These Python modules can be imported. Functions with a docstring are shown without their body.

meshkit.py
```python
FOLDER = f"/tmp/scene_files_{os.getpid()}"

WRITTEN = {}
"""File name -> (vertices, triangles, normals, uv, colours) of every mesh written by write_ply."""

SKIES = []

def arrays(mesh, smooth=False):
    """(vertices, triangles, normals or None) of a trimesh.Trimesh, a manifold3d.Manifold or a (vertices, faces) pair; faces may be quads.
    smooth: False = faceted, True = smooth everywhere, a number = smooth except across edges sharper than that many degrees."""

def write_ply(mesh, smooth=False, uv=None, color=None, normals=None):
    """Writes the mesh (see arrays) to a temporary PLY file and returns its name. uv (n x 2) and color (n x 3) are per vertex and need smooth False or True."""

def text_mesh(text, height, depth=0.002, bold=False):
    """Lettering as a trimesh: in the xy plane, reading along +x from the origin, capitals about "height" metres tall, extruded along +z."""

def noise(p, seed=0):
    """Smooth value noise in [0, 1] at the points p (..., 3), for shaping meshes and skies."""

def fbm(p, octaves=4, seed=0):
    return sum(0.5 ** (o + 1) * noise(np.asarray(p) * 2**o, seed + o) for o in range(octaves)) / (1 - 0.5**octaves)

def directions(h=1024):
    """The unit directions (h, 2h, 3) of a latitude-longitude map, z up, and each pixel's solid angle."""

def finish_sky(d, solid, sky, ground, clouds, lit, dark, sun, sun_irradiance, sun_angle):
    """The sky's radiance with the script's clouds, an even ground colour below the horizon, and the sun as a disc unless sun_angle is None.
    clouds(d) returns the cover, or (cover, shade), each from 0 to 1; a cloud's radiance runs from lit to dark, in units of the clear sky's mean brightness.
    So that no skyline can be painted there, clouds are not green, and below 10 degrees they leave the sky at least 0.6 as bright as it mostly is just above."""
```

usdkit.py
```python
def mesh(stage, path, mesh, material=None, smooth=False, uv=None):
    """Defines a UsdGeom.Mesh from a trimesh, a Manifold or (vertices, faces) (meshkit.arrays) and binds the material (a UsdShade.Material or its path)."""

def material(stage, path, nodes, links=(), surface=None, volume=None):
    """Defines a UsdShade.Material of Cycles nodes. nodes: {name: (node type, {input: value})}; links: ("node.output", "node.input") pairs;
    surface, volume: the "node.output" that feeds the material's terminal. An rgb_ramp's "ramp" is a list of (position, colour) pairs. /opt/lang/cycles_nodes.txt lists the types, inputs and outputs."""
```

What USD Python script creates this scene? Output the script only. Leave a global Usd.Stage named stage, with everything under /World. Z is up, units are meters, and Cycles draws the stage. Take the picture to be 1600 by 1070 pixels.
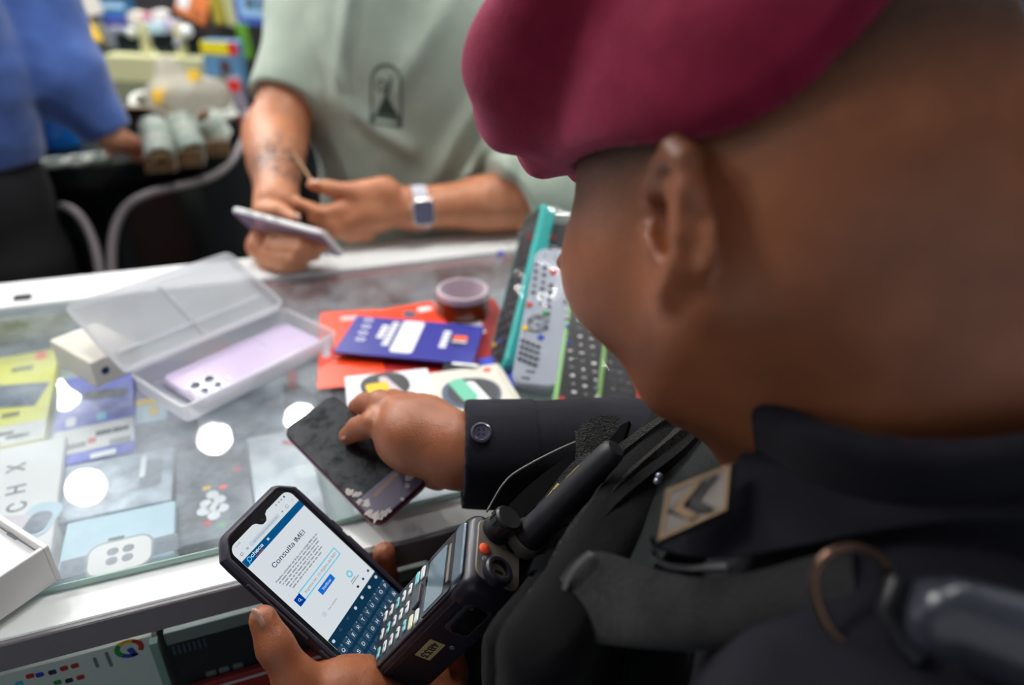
import math, random
import numpy as np, trimesh, manifold3d as m3, usdkit, meshkit
from shapely.geometry import Polygon, box as shbox
from pxr import Usd, UsdGeom, UsdLux, UsdShade, Gf, Sdf

stage = Usd.Stage.CreateInMemory()
UsdGeom.SetStageUpAxis(stage, UsdGeom.Tokens.z); UsdGeom.SetStageMetersPerUnit(stage, 1.0)
UsdGeom.Xform.Define(stage, '/World'); UsdGeom.Scope.Define(stage, '/World/Looks')
rnd = random.Random(7)

# ------------------------------------------------------------------ camera
ZT = 1.08                                  # top of the display counter's glass
CAMZ = ZT + 0.425
FOCAL, APERT, PITCH, YAW, ROLL = 24.0, 36.0, 30.0, 22.5, -2.5
FPX = 1600 * FOCAL / APERT
def rad(a): return math.radians(a)
_R = np.array([math.cos(rad(YAW)), -math.sin(rad(YAW)), 0.0]); _F0 = np.array([math.sin(rad(YAW)), math.cos(rad(YAW)), 0.0])
_F = _F0 * math.cos(rad(PITCH)) + np.array([0, 0, -math.sin(rad(PITCH))]); _U = _F0 * math.sin(rad(PITCH)) + np.array([0, 0, math.cos(rad(PITCH))])
_c, _s = math.cos(rad(ROLL)), math.sin(rad(ROLL))
CR, CU = _c * _R - _s * _U, _s * _R + _c * _U
CAM = np.array([0, 0, CAMZ])
cam = UsdGeom.Camera.Define(stage, '/World/camera')
cam.CreateFocalLengthAttr(FOCAL); cam.CreateHorizontalApertureAttr(APERT); cam.CreateVerticalApertureAttr(APERT * 1070 / 1600)
cam.CreateClippingRangeAttr(Gf.Vec2f(0.01, 60)); cam.CreateFStopAttr(2.6); cam.CreateFocusDistanceAttr(0.475)
cam.CreateExposureAttr(0.0)
M4 = Gf.Matrix4d(*CR, 0, *CU, 0, *(-_F), 0, *CAM, 1)
cam.AddTransformOp().Set(M4)
def W(v):                                   # camera-frame vector (right, down, forward) -> world direction
    return v[0] * CR - v[1] * CU + v[2] * _F
def C(v): return CAM + W(np.asarray(v, float))
def P(px, py, z): return C(((px - 800) / FPX * z, (py - 535) / FPX * z, z))
def G(px, py, zw):                          # pixel -> point on the horizontal plane zw
    d = W(((px - 800) / FPX, (py - 535) / FPX, 1.0)); return CAM + d * ((zw - CAMZ) / d[2])
def V(px, py, y):                           # pixel -> point on the vertical plane Y = y
    d = W(((px - 800) / FPX, (py - 535) / FPX, 1.0)); return CAM + d * (y / d[1])

# ------------------------------------------------------------------ sky light of the open hall behind the camera
dome = UsdLux.DomeLight.Define(stage, '/World/hall_light'); dome.CreateColorAttr(Gf.Vec3f(0.86, 0.93, 1.0)); dome.CreateIntensityAttr(0.16)
LAMP_POWER = 222.0; BULB_R = .062
# downlights in the ceiling: the four whose reflections lie in the counter's glass, and the rest of the shop's
ZC = 2.78
def mirror_lamp(px, py):
    q = G(px, py, ZT); d = (q - CAM); d[2] = -d[2]; return q + d * ((ZC - 0.13 - q[2]) / d[2])
LAMPS = [mirror_lamp(*p) for p in ((98, 617), (335, 684), (134, 761), (470, 655))]
LAMPS += [np.array([x, y, ZC - .13]) for x, y in ((1.5, 3.2), (2.7, 3.4), (-2.0, 3.4), (-3.0, 2.2), (0.40, 1.0), (-0.95, 1.35), (1.3, 1.0), (-1.7, 1.9))]

# ------------------------------------------------------------------ materials
LK = '/World/Looks/'
_m = {}
def mat(name, nodes, links=(), surface='p.BSDF', volume=None):
    _m[name] = usdkit.material(stage, LK + name, nodes, links, surface=surface, volume=volume); return _m[name]
def plain(name, col, rough=0.5, **k):
    return mat(name, {'p': ('principled_bsdf', dict(base_color=tuple(col), roughness=rough, **k))})
def lin(*rgb):                               # sRGB 0-255 -> linear
    return tuple(((c / 255 + 0.055) / 1.055) ** 2.4 if c / 255 > 0.04045 else c / 255 / 12.92 for c in rgb)
def mottled(name, c1, c2, scale=40, rough=0.5, bump=0.0, bscale=None, detail=4, lo=.35, hi=.65, **k):
    n = {'tc': ('geometry', {}), 'n': ('noise_texture', {'scale': scale, 'detail': detail}), 'r': ('rgb_ramp', {'ramp': [(0, c1), (lo, c1), (hi, c2), (1, c2)]}), 'p': ('principled_bsdf', dict(roughness=rough, **k))}
    l = [('tc.position', 'n.vector'), ('n.fac', 'r.fac'), ('r.color', 'p.base_color')]
    if bump:
        n['n2'] = ('noise_texture', {'scale': bscale or scale * 3, 'detail': 3}); n['b'] = ('bump', {'strength': bump, 'distance': 0.002})
        l += [('tc.position', 'n2.vector'), ('n2.fac', 'b.height'), ('b.normal', 'p.normal')]
    return mat(name, n, l)
def emitter(name, col, s): return mat(name, {'e': ('emission', {'color': tuple(col), 'strength': s})}, surface='e.emission')
def fabric(name, c1, c2, weave=900, rough=.85, bump=.35, sheen=.25, scale=25, tint=(1, 1, 1)):
    n = {'tc': ('geometry', {}), 'n': ('noise_texture', {'scale': scale, 'detail': 5}), 'r': ('rgb_ramp', {'ramp': [(0, c1), (.35, c1), (.65, c2), (1, c2)]}),
         'v': ('voronoi_texture', {'scale': weave}), 'b': ('bump', {'strength': bump, 'distance': .001}), 'p': ('principled_bsdf', {'roughness': rough, 'specular_ior_level': .12, 'sheen_weight': sheen, 'sheen_roughness': .5, 'sheen_tint': tuple(tint)})}
    return mat(name, n, [('tc.position', 'n.vector'), ('n.fac', 'r.fac'), ('r.color', 'p.base_color'), ('tc.position', 'v.vector'), ('v.distance', 'b.height'), ('b.normal', 'p.normal')])

# ------------------------------------------------------------------ scene-graph helpers
_count = {}
def numbered(parent, name):
    k = (parent, name); n = _count.get(k, 0); _count[k] = n + 1
    return parent + '/' + (name if n == 0 else '%s_%03d' % (name, n))
def setd(prim, **k):
    for a, b in k.items():
        if b: prim.SetCustomDataByKey(a, b)
class T:                                     # a thing: an Xform whose children are its parts
    def __init__(s, name, label, cat, loc=(0, 0, 0), group=None, kind=None):
        s.path = numbered('/World', name); s.loc = np.asarray(loc, float)
        x = UsdGeom.Xform.Define(stage, s.path); x.AddTranslateOp().Set(Gf.Vec3d(*map(float, s.loc)))
        setd(x.GetPrim(), label=label, category=cat, group=group, kind=kind)
    def part(s, name, mesh, m, smooth=30, label=None, parent=None, kind=None):
        p = numbered(parent or s.path, name); v, f = vf(mesh)
        prim = usdkit.mesh(stage, p, (v - s.loc, f), _m[m] if isinstance(m, str) else m, smooth=smooth).GetPrim()
        setd(prim, label=label, kind=kind); return p
def vf(mesh):
    v, f, _ = meshkit.arrays(mesh, False); return v, f
def single(name, mesh, m, label, cat, smooth=30, group=None, kind=None):
    p = numbered('/World', name); v, f = vf(mesh); c = np.array([v[:, 0].mean(), v[:, 1].mean(), v[:, 2].min()])
    g = usdkit.mesh(stage, p, (v - c, f), _m[m] if isinstance(m, str) else m, smooth=smooth); g.AddTranslateOp().Set(Gf.Vec3d(*map(float, c)))
    setd(g.GetPrim(), label=label, category=cat, group=group, kind=kind); return p
def struct(name, mesh, m, label=None, smooth=False):
    v, f = vf(mesh); g = usdkit.mesh(stage, numbered('/World', name), (v, f), _m[m], smooth=smooth); setd(g.GetPrim(), kind='structure', label=label, category='room' if label else None)

# ------------------------------------------------------------------ mesh helpers
def nrm(v): v = np.asarray(v, float); return v / np.linalg.norm(v)
class Fr:                                    # a local frame: origin and three axes
    def __init__(s, o, ex, ey, ez=None):
        s.o = np.asarray(o, float); s.x = nrm(ex); ey = np.asarray(ey, float); s.y = nrm(ey - s.x * (ey @ s.x)); s.z = np.cross(s.x, s.y) if ez is None else nrm(ez)
    def __call__(s, mesh):
        v, f = vf(mesh); B = np.stack([s.x, s.y, s.z]); w = s.o + v @ B
        if np.linalg.det(B) < 0: f = f[:, ::-1]
        return w, f
    def pt(s, u, v, w=0): return s.o + u * s.x + v * s.y + w * s.z
    def at(s, u, v, w=0, rot=0):
        c, n = math.cos(rad(rot)), math.sin(rad(rot)); return Fr(s.pt(u, v, w), c * s.x + n * s.y, -n * s.x + c * s.y, s.z)
def cat(*ms):
    vs, fs, n = [], [], 0
    for m in ms:
        v, f = vf(m); vs.append(v); fs.append(f + n); n += len(v)
    return np.vstack(vs), np.vstack(fs)
def rrect(w, h, r, n=6, cx=0, cy=0):
    r = min(r, w / 2 - 1e-6, h / 2 - 1e-6); out = []
    for sx, sy, a0 in ((1, 1, 0), (-1, 1, 90), (-1, -1, 180), (1, -1, 270)):
        for k in range(n + 1):
            a = rad(a0 + 90 * k / n); out.append((cx + sx * (w / 2 - r) + r * math.cos(a), cy + sy * (h / 2 - r) + r * math.sin(a)))
    return np.array(out)
def loft(loops):                             # stack of equal-length 3-D loops, capped (convex caps)
    L = np.array(loops); k, n, _ = L.shape; v = L.reshape(-1, 3); f = []
    for i in range(k - 1):
        a = i * n + np.arange(n); b = i * n + (np.arange(n) + 1) % n
        f += [np.stack([a, b, b + n], 1), np.stack([a, b + n, a + n], 1)]
    v = np.vstack([v, L[0].mean(0), L[-1].mean(0)]); a = np.arange(n); b = (a + 1) % n
    f += [np.stack([b, a, np.full(n, k * n)], 1), np.stack([(k - 1) * n + a, (k - 1) * n + b, np.full(n, k * n + 1)], 1)]
    return v, np.vstack(f)
def slab(w, h, t, r=0.0, bev=0.0, z0=0.0, n=6, cx=0, cy=0):   # rounded plate from z0 to z0+t, edges chamfered
    r = max(r, bev + 1e-5, 1e-5); L = []
    for z, ins in ((z0, bev), (z0 + bev, 0), (z0 + t - bev, 0), (z0 + t, bev)) if bev else ((z0, 0), (z0 + t, 0)):
        p = rrect(w - 2 * ins, h - 2 * ins, max(r - ins, 1e-6), n, cx, cy); L.append(np.c_[p, np.full(len(p), z)])
    return loft(L)
def bx(x0, x1, y0, y1, z0, z1, bev=0.0):
    v, f = slab(x1 - x0, y1 - y0, z1 - z0, bev, bev, z0, 1, (x0 + x1) / 2, (y0 + y1) / 2); return v, f
def ext(poly, t, z0=0.0):                    # shapely polygon -> prism
    gs = getattr(poly, 'geoms', [poly]); ms = [trimesh.creation.extrude_polygon(g, t, engine='earcut') for g in gs if not g.is_empty]
    m = trimesh.util.concatenate(ms); m.apply_translation([0, 0, z0]); return m
def revolve(prof, n=32):                     # closed profile of (r, z)
    p = np.array(prof); k = len(p); a = np.linspace(0, 2 * np.pi, n, endpoint=False)
    v = np.stack([np.outer(np.cos(a), p[:, 0]), np.outer(np.sin(a), p[:, 0]), np.tile(p[:, 1], (n, 1))], -1).reshape(-1, 3); f = []
    for i in range(n):
        j = (i + 1) % n
        for q in range(k):
            q2 = (q + 1) % k; f += [(i * k + q, j * k + q, j * k + q2), (i * k + q, j * k + q2, i * k + q2)]
    return v, np.array(f)
def lathe(prof, n=32):                       # open profile from axis to axis
    return revolve(prof, n)
def spline(pts, n=40):
    from scipy.interpolate import CubicSpline
    p = np.asarray(pts, float); d = np.r_[0, np.cumsum(np.linalg.norm(np.diff(p, axis=0), axis=1))]; return CubicSpline(d, p)(np.linspace(0, d[-1], n))
def tube(pts, r, n=10):
    p = np.asarray(pts, float); t = np.gradient(p, axis=0); t /= np.linalg.norm(t, axis=1, keepdims=True); r = np.broadcast_to(r, len(p))
    u = np.cross(t[0], [0.31, 0.17, 0.9]); u = nrm(u); L = []
    for i in range(len(p)):
        u = nrm(u - t[i] * (u @ t[i])); w = np.cross(t[i], u); a = np.linspace(0, 2 * np.pi, n, endpoint=False)
        L.append(p[i] + r[i] * (np.outer(np.cos(a), u) + np.outer(np.sin(a), w)))
    return loft(L)
def ribbon(pts, nrmls, w, t):                # flat strap along pts; nrmls = outward normals
    p = np.asarray(pts, float); tg = np.gradient(p, axis=0); L = []
    for i in range(len(p)):
        tt = nrm(tg[i]); n = nrm(nrmls[i] - tt * (np.asarray(nrmls[i]) @ tt)); s = np.cross(tt, n); ww = w if np.ndim(w) == 0 else w[i]
        c = rrect(ww, t, t * .45, 3); L.append(p[i] + np.outer(c[:, 0], s) + np.outer(c[:, 1], n))
    return loft(L)
def ball(c, r, n=2):
    m = trimesh.creation.icosphere(subdivisions=n); r = np.broadcast_to(r, 3); return np.asarray(m.vertices) * r + np.asarray(c, float), np.asarray(m.faces)
def txt(fr, s, h, u=0, v=0, rot=0, t=.0002, w=.0001, bold=False, sx=1.0, center=True):
    m = meshkit.text_mesh(s, h, t, bold); x = np.array(m.vertices); x[:, 0] *= sx
    if center: x[:, 0] -= (x[:, 0].max() + x[:, 0].min()) / 2; x[:, 1] -= h / 2
    return fr.at(u, v, w, rot)((x, np.array(m.faces)))
def quad(px, z):                             # four pixels (TL, TR, BR, BL) on the plane z -> frame centred on the rectangle, width, height
    q = np.array([G(x, y, z) for x, y in px]); ex = (q[1] - q[0] + q[2] - q[3]) / 2; ey = (q[0] - q[3] + q[1] - q[2]) / 2
    w, h = np.linalg.norm(ex), np.linalg.norm(ey); ex /= w; ey = nrm(ey)
    a = nrm(ex + np.array([ey[1], -ey[0], 0])); return Fr(q.mean(0), a, np.array([-a[1], a[0], 0])), w, h

def sheet(g, t):                              # grid of points (rows x columns) thickened to t along its normals
    g = np.asarray(g, float); m, n, _ = g.shape; du = np.gradient(g, axis=1); dv = np.gradient(g, axis=0); N = np.cross(du, dv); N /= np.linalg.norm(N, axis=2, keepdims=True) + 1e-12
    a, b = g + N * t / 2, g - N * t / 2; v = np.vstack([a.reshape(-1, 3), b.reshape(-1, 3)]); I = np.arange(m * n).reshape(m, n); q = np.stack([I[:-1, :-1], I[:-1, 1:], I[1:, 1:], I[1:, :-1]], -1).reshape(-1, 4)
    f = [q[:, [0, 1, 2]], q[:, [0, 2, 3]], q[:, [2, 1, 0]] + m * n, q[:, [3, 2, 0]] + m * n]
    rim = np.r_[I[0, :-1], I[:-1, -1], I[-1, :0:-1], I[:0:-1, 0]]; r2 = np.roll(rim, -1); f += [np.stack([r2, rim, rim + m * n], 1), np.stack([r2, rim + m * n, r2 + m * n], 1)]
    return v, np.vstack(f)
def psheet(rows, t, n=14, m=8):               # rows of (px, py, depth) control points, splined into a smooth sheet
    from scipy.interpolate import interp1d
    R = [spline([P(*q) for q in r], n) if len(r) > 2 else np.linspace(P(*r[0]), P(*r[-1]), n) for r in rows]; R = np.array(R); k = 'quadratic' if len(R) > 2 else 'linear'
    return sheet(interp1d(np.linspace(0, 1, len(R)), R, axis=0, kind=k)(np.linspace(0, 1, m)), t)

# ------------------------------------------------------------------ signed-distance bodies -> smooth meshes (surface nets)
class SDF:
    def __init__(s): s.ops = []
    def cap(s, a, b, ra, rb=None, k=.012, flat=None, op='u'):
        a, b = np.asarray(a, float), np.asarray(b, float); rb = ra if rb is None else rb; ba = b - a; L2 = max(ba @ ba, 1e-12)
        fl = None if flat is None else (nrm(flat[0]), flat[1])
        def f(p):
            d = p - a; t = np.clip(d @ ba / L2, 0, 1); d = d - t[:, None] * ba
            if fl is not None: d = d + np.outer(d @ fl[0] * (fl[1] - 1), fl[0])
            return np.sqrt(np.einsum('ij,ij->i', d, d)) - (ra + (rb - ra) * t)
        s.ops.append((f, (a + b) / 2, np.linalg.norm(ba) / 2 + max(ra, rb), k, op)); return s
    def chain(s, pts, rs, k=.012, flat=None):
        for i in range(len(pts) - 1): s.cap(pts[i], pts[i + 1], rs[i], rs[i + 1], k, flat)
        return s
    def ell(s, c, r, ax=None, k=.02, op='u'):
        c = np.asarray(c, float); r = np.asarray(r, float); A = np.eye(3) if ax is None else np.stack([nrm(x) for x in ax])
        def f(p):
            q = (p - c) @ A.T; k0 = np.linalg.norm(q / r, axis=1); k1 = np.linalg.norm(q / r ** 2, axis=1) + 1e-9
            return np.maximum(k0 * (k0 - 1) / k1, (k0 - 1) * r.min())
        s.ops.append((f, c, r.max(), k, op)); return s
    def box(s, c, h, ax=None, r=.004, k=.008, op='u'):
        c = np.asarray(c, float); h = np.asarray(h, float) - r; A = np.eye(3) if ax is None else np.stack([nrm(x) for x in ax])
        def f(p):
            q = np.abs((p - c) @ A.T) - h; return np.linalg.norm(np.maximum(q, 0), axis=1) + np.minimum(q.max(1), 0) - r
        s.ops.append((f, c, np.linalg.norm(h) + r, k, op)); return s
    def plane(s, o, n, k=.003):              # cut away everything on the side n points to
        o, n = np.asarray(o, float), nrm(n); s.ops.append((lambda p: -((p - o) @ n), o, 1e9, k, 's')); return s
    def sub(s, o, c, R, k=.02): s.ops.append((lambda p: o.ev(p), np.asarray(c, float), R, k, 'u')); return s
    def add(s, f, c, R, k=.01, op='u'): s.ops.append((f, np.asarray(c, float), R, k, op)); return s
    def ev(s, p, near=None):
        d = np.full(len(p), 1e3)
        for f, c, R, k, op in s.ops:
            if near is not None and R < 1e8 and np.linalg.norm(c - near[0]) - R > near[1]: continue
            e = f(p)
            if op == 'u':
                if k > 0:
                    h = np.clip(.5 + .5 * (d - e) / k, 0, 1); d = d + (e - d) * h - k * h * (1 - h)
                    d = np.where(h >= 1, e, d)
                else: d = np.minimum(d, e)
            elif op == 's':
                e = -e; h = np.clip(.5 - .5 * (d - e) / max(k, 1e-6), 0, 1); d = d + (e - d) * h + k * h * (1 - h)
            else: d = d + e                   # displacement
        return d
    def mesh(s, lo, hi, h, B=14, slack=.02):
        lo, hi = np.asarray(lo, float), np.asarray(hi, float); n = (np.ceil((hi - lo) / h / B).astype(int) + 1) * B + 1
        D = np.full(n, 1.0, np.float32); nb = (n - 1) // B; R = h * B * .8661
        I = np.stack(np.meshgrid(*[np.arange(k) for k in nb], indexing='ij'), -1).reshape(-1, 3); cen = lo + (I + .5) * B * h
        dc = s.ev(cen); o = np.stack(np.meshgrid(*[np.arange(B + 1)] * 3, indexing='ij'), -1).reshape(-1, 3)
        for i, c, d in zip(I, cen, dc):
            sl = tuple(slice(a * B, a * B + B + 1) for a in i)
            if abs(d) > R * 1.25 + slack: D[sl] = np.where(D[sl] == 1.0, 1.0 if d > 0 else -1.0, D[sl]); continue
            D[sl] = s.ev(lo + (i * B + o) * h, (c, R + slack + .03)).reshape((B + 1,) * 3)
        return nets(D, lo, h)
def nets(D, lo, h):
    S = D < 0; nx, ny, nz = D.shape
    c8 = [(a, b, c) for a in (0, 1) for b in (0, 1) for c in (0, 1)]
    sub = lambda A, a, b, c: A[a:nx - 1 + a, b:ny - 1 + b, c:nz - 1 + c]
    cnt = sum(sub(S, *k).astype(np.uint8) for k in c8); act = (cnt > 0) & (cnt < 8); ids = -np.ones(act.shape, np.int64); w = np.argwhere(act); ids[act] = np.arange(len(w))
    val = np.stack([D[w[:, 0] + a, w[:, 1] + b, w[:, 2] + c] for a, b, c in c8], 1).astype(float); K = np.array(c8, float); acc = np.zeros((len(w), 3)); num = np.zeros(len(w))
    for i in range(8):
        for j in range(i + 1, 8):
            if np.abs(K[i] - K[j]).sum() != 1: continue
            x = (val[:, i] < 0) != (val[:, j] < 0); t = np.where(x, val[:, i] / np.where(x, val[:, i] - val[:, j], 1), 0)
            acc += np.where(x[:, None], K[i] + t[:, None] * (K[j] - K[i]), 0); num += x
    v = lo + (w + acc / np.maximum(num, 1)[:, None]) * h; F = []
    for ax in range(3):
        b1, b2 = [(1, 2), (2, 0), (0, 1)][ax]
        s0 = [slice(None)] * 3; s1 = [slice(None)] * 3; s0[ax] = slice(0, -1); s1[ax] = slice(1, None); A, Bb = S[tuple(s0)], S[tuple(s1)]; e = np.argwhere(A != Bb)
        e = e[(e[:, b1] > 0) & (e[:, b2] > 0) & (e[:, b1] < D.shape[b1] - 1) & (e[:, b2] < D.shape[b2] - 1)]
        if not len(e): continue
        up = A[tuple(e.T)]; o1 = np.zeros(3, int); o1[b1] = 1; o2 = np.zeros(3, int); o2[b2] = 1
        q = np.stack([ids[tuple((e - o1 - o2).T)], ids[tuple((e - o2).T)], ids[tuple(e.T)], ids[tuple((e - o1).T)]], 1); q = np.where(up[:, None], q, q[:, ::-1]); F += [q[:, [0, 1, 2]], q[:, [0, 2, 3]]]
    f = np.vstack(F); f = f[(f >= 0).all(1)]
    from scipy.sparse import coo_matrix
    a, b = np.r_[f[:, 0], f[:, 1], f[:, 2]], np.r_[f[:, 1], f[:, 2], f[:, 0]]; A = coo_matrix((np.ones(2 * len(a)), (np.r_[a, b], np.r_[b, a])), shape=(len(v), len(v))).tocsr(); A.data[:] = 1; deg = np.maximum(np.asarray(A.sum(1)), 1)
    for _ in range(5):
        for lam in (.5, -.51): v = v + lam * (A @ v / deg - v)
    return v, f
def biggest(mesh):
    m = trimesh.Trimesh(*mesh, process=False); cs = m.split(only_watertight=False); b = max(cs, key=lambda c: len(c.faces)); return np.array(b.vertices), np.array(b.faces)
# ================================================================== materials used throughout
plain('white_paint', lin(236, 238, 238), .38); plain('white_gloss', lin(240, 240, 240), .25); plain('dark_trim', lin(118, 113, 117), .45); plain('grey_alu', lin(150, 152, 152), .35, metallic=.3)
plain('black_plastic', lin(26, 26, 30), .38); plain('black_gloss', lin(12, 12, 15), .12); plain('rubber', lin(34, 32, 40), .5); plain('white_card', lin(226, 222, 220), .55); plain('cream_card', lin(222, 216, 205), .6)
plain('shelf_grey', lin(168, 180, 178), .35); plain('shelf_dark', lin(58, 60, 62), .4); plain('brown_panel', lin(160, 76, 66), .4); plain('silver_panel', lin(140, 144, 128), .25, metallic=.4)
plain('ink_dark', lin(44, 46, 52), .5); plain('ink_grey', lin(120, 124, 130), .5); plain('ink_white', lin(238, 238, 242), .5); plain('ink_red', lin(205, 40, 44), .5); plain('ink_orange', lin(255, 92, 44), .5); plain('ink_yellow', lin(236, 190, 30), .5)
plain('ink_blue', lin(42, 66, 190), .5); plain('ink_green', lin(40, 150, 70), .5); plain('ink_cyan', lin(80, 190, 220), .5); plain('ink_navy', lin(28, 34, 84), .5); plain('ink_purple', lin(84, 40, 130), .5); plain('ink_mint', lin(104, 190, 160), .5)
plain('box_yellow', lin(226, 222, 76), .45); plain('box_blue', lin(48, 66, 190), .4); plain('box_purple', lin(78, 50, 130), .4); plain('box_pale_blue', lin(170, 200, 215), .45); plain('box_slate', lin(70, 84, 104), .4)
mottled('pack_slate', lin(92, 104, 124), lin(176, 190, 206), 38, .35, detail=6); mottled('pack_dark', lin(34, 42, 56), lin(92, 104, 122), 45, .35, detail=6); mottled('pack_white', lin(188, 196, 208), lin(232, 236, 240), 40, .3, detail=6)
plain('pack_orange', lin(246, 66, 22), .35); plain('pack_red', lin(170, 28, 30), .4); plain('pack_blue', lin(42, 44, 140), .35)
plain('amber', (.20, .035, .006), .15, transmission_weight=.3); plain('ring_white', lin(205, 190, 200), .4)
plain('lamp_rim', lin(220, 220, 220), .4); emitter('lamp_face', (1.0, .98, .93), LAMP_POWER)
plain('floor_m', lin(60, 60, 62), .4); plain('wall_m', lin(60, 62, 66), .7); plain('ceiling_m', lin(205, 210, 214), .8)
# counter glass: clear, mirroring by Fresnel, with smears and dust on it
mat('counter_glass', {'tc': ('geometry', {}), 't': ('transparent_bsdf', {'color': (.96, .98, .985)}), 'g': ('glossy_bsdf', {'roughness': .015}), 'f0': ('fresnel', {'IOR': 1.55}), 'bf': ('math', {'math_type': 'subtract', 'value1': 1.0}), 'f': ('math', {'math_type': 'multiply'}), 'x': ('mix_closure', {}),
    'mp': ('mapping', {'scale': (1, 1, 1)}), 'n': ('noise_texture', {'scale': 16, 'detail': 9, 'roughness': .72, 'distortion': .25}), 'r': ('map_range', {'from_min': .40, 'from_max': .75, 'to_min': .035, 'to_max': .24, 'clamp': True}),
    'd': ('diffuse_bsdf', {'color': lin(226, 234, 244)}), 'y': ('mix_closure', {})},
    [('tc.backfacing', 'bf.value2'), ('bf.value', 'f.value1'), ('f0.fac', 'f.value2'), ('f.value', 'x.fac'), ('t.BSDF', 'x.closure1'), ('g.BSDF', 'x.closure2'), ('tc.position', 'mp.vector'), ('mp.vector', 'n.vector'), ('n.fac', 'r.value'), ('r.result', 'y.fac'), ('x.closure', 'y.closure1'), ('d.BSDF', 'y.closure2')], 'y.closure')
def clear(name, tint, ior=1.45, rough=.05, haze=0.0, hcol=(.8, .8, .82), bump=0.0, scale=60):
    n = {'t': ('transparent_bsdf', {'color': tint}), 'g': ('glossy_bsdf', {'roughness': rough}), 'tc': ('geometry', {}), 'f0': ('fresnel', {'IOR': ior}), 'bf': ('math', {'math_type': 'subtract', 'value1': 1.0}), 'f': ('math', {'math_type': 'multiply'}), 'x': ('mix_closure', {}), 'd': ('diffuse_bsdf', {'color': hcol}), 'tl': ('translucent_bsdf', {'color': hcol}), 'dd': ('mix_closure', {'fac': .5}), 'y': ('mix_closure', {'fac': haze})}
    l = [('tc.backfacing', 'bf.value2'), ('bf.value', 'f.value1'), ('f0.fac', 'f.value2'), ('f.value', 'x.fac'), ('t.BSDF', 'x.closure1'), ('g.BSDF', 'x.closure2'), ('d.BSDF', 'dd.closure1'), ('tl.BSDF', 'dd.closure2'), ('x.closure', 'y.closure1'), ('dd.closure', 'y.closure2')]
    if bump:
        n['n'] = ('noise_texture', {'scale': scale, 'detail': 3, 'distortion': .8}); n['b'] = ('bump', {'strength': bump, 'distance': .004}); l += [('tc.position', 'n.vector'), ('n.fac', 'b.height'), ('b.normal', 'g.normal'), ('b.normal', 'f0.normal')]
    return mat(name, n, l, 'y.closure')
clear('plain_glass', (.86, .9, .89)); clear('frosted_plastic', (.93, .93, .95), 1.45, .25, .42, (.80, .81, .84)); clear('bag_film', (.985, .99, .985), 1.16, .03, .02, (.8, .86, .84), .3, 40); clear('thin_film', (.97, .97, .98), 1.4, .12, .08)
mat('glass_edge', {'p': ('principled_bsdf', {'base_color': lin(168, 196, 184), 'roughness': .2, 'transmission_weight': .3})})

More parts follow.
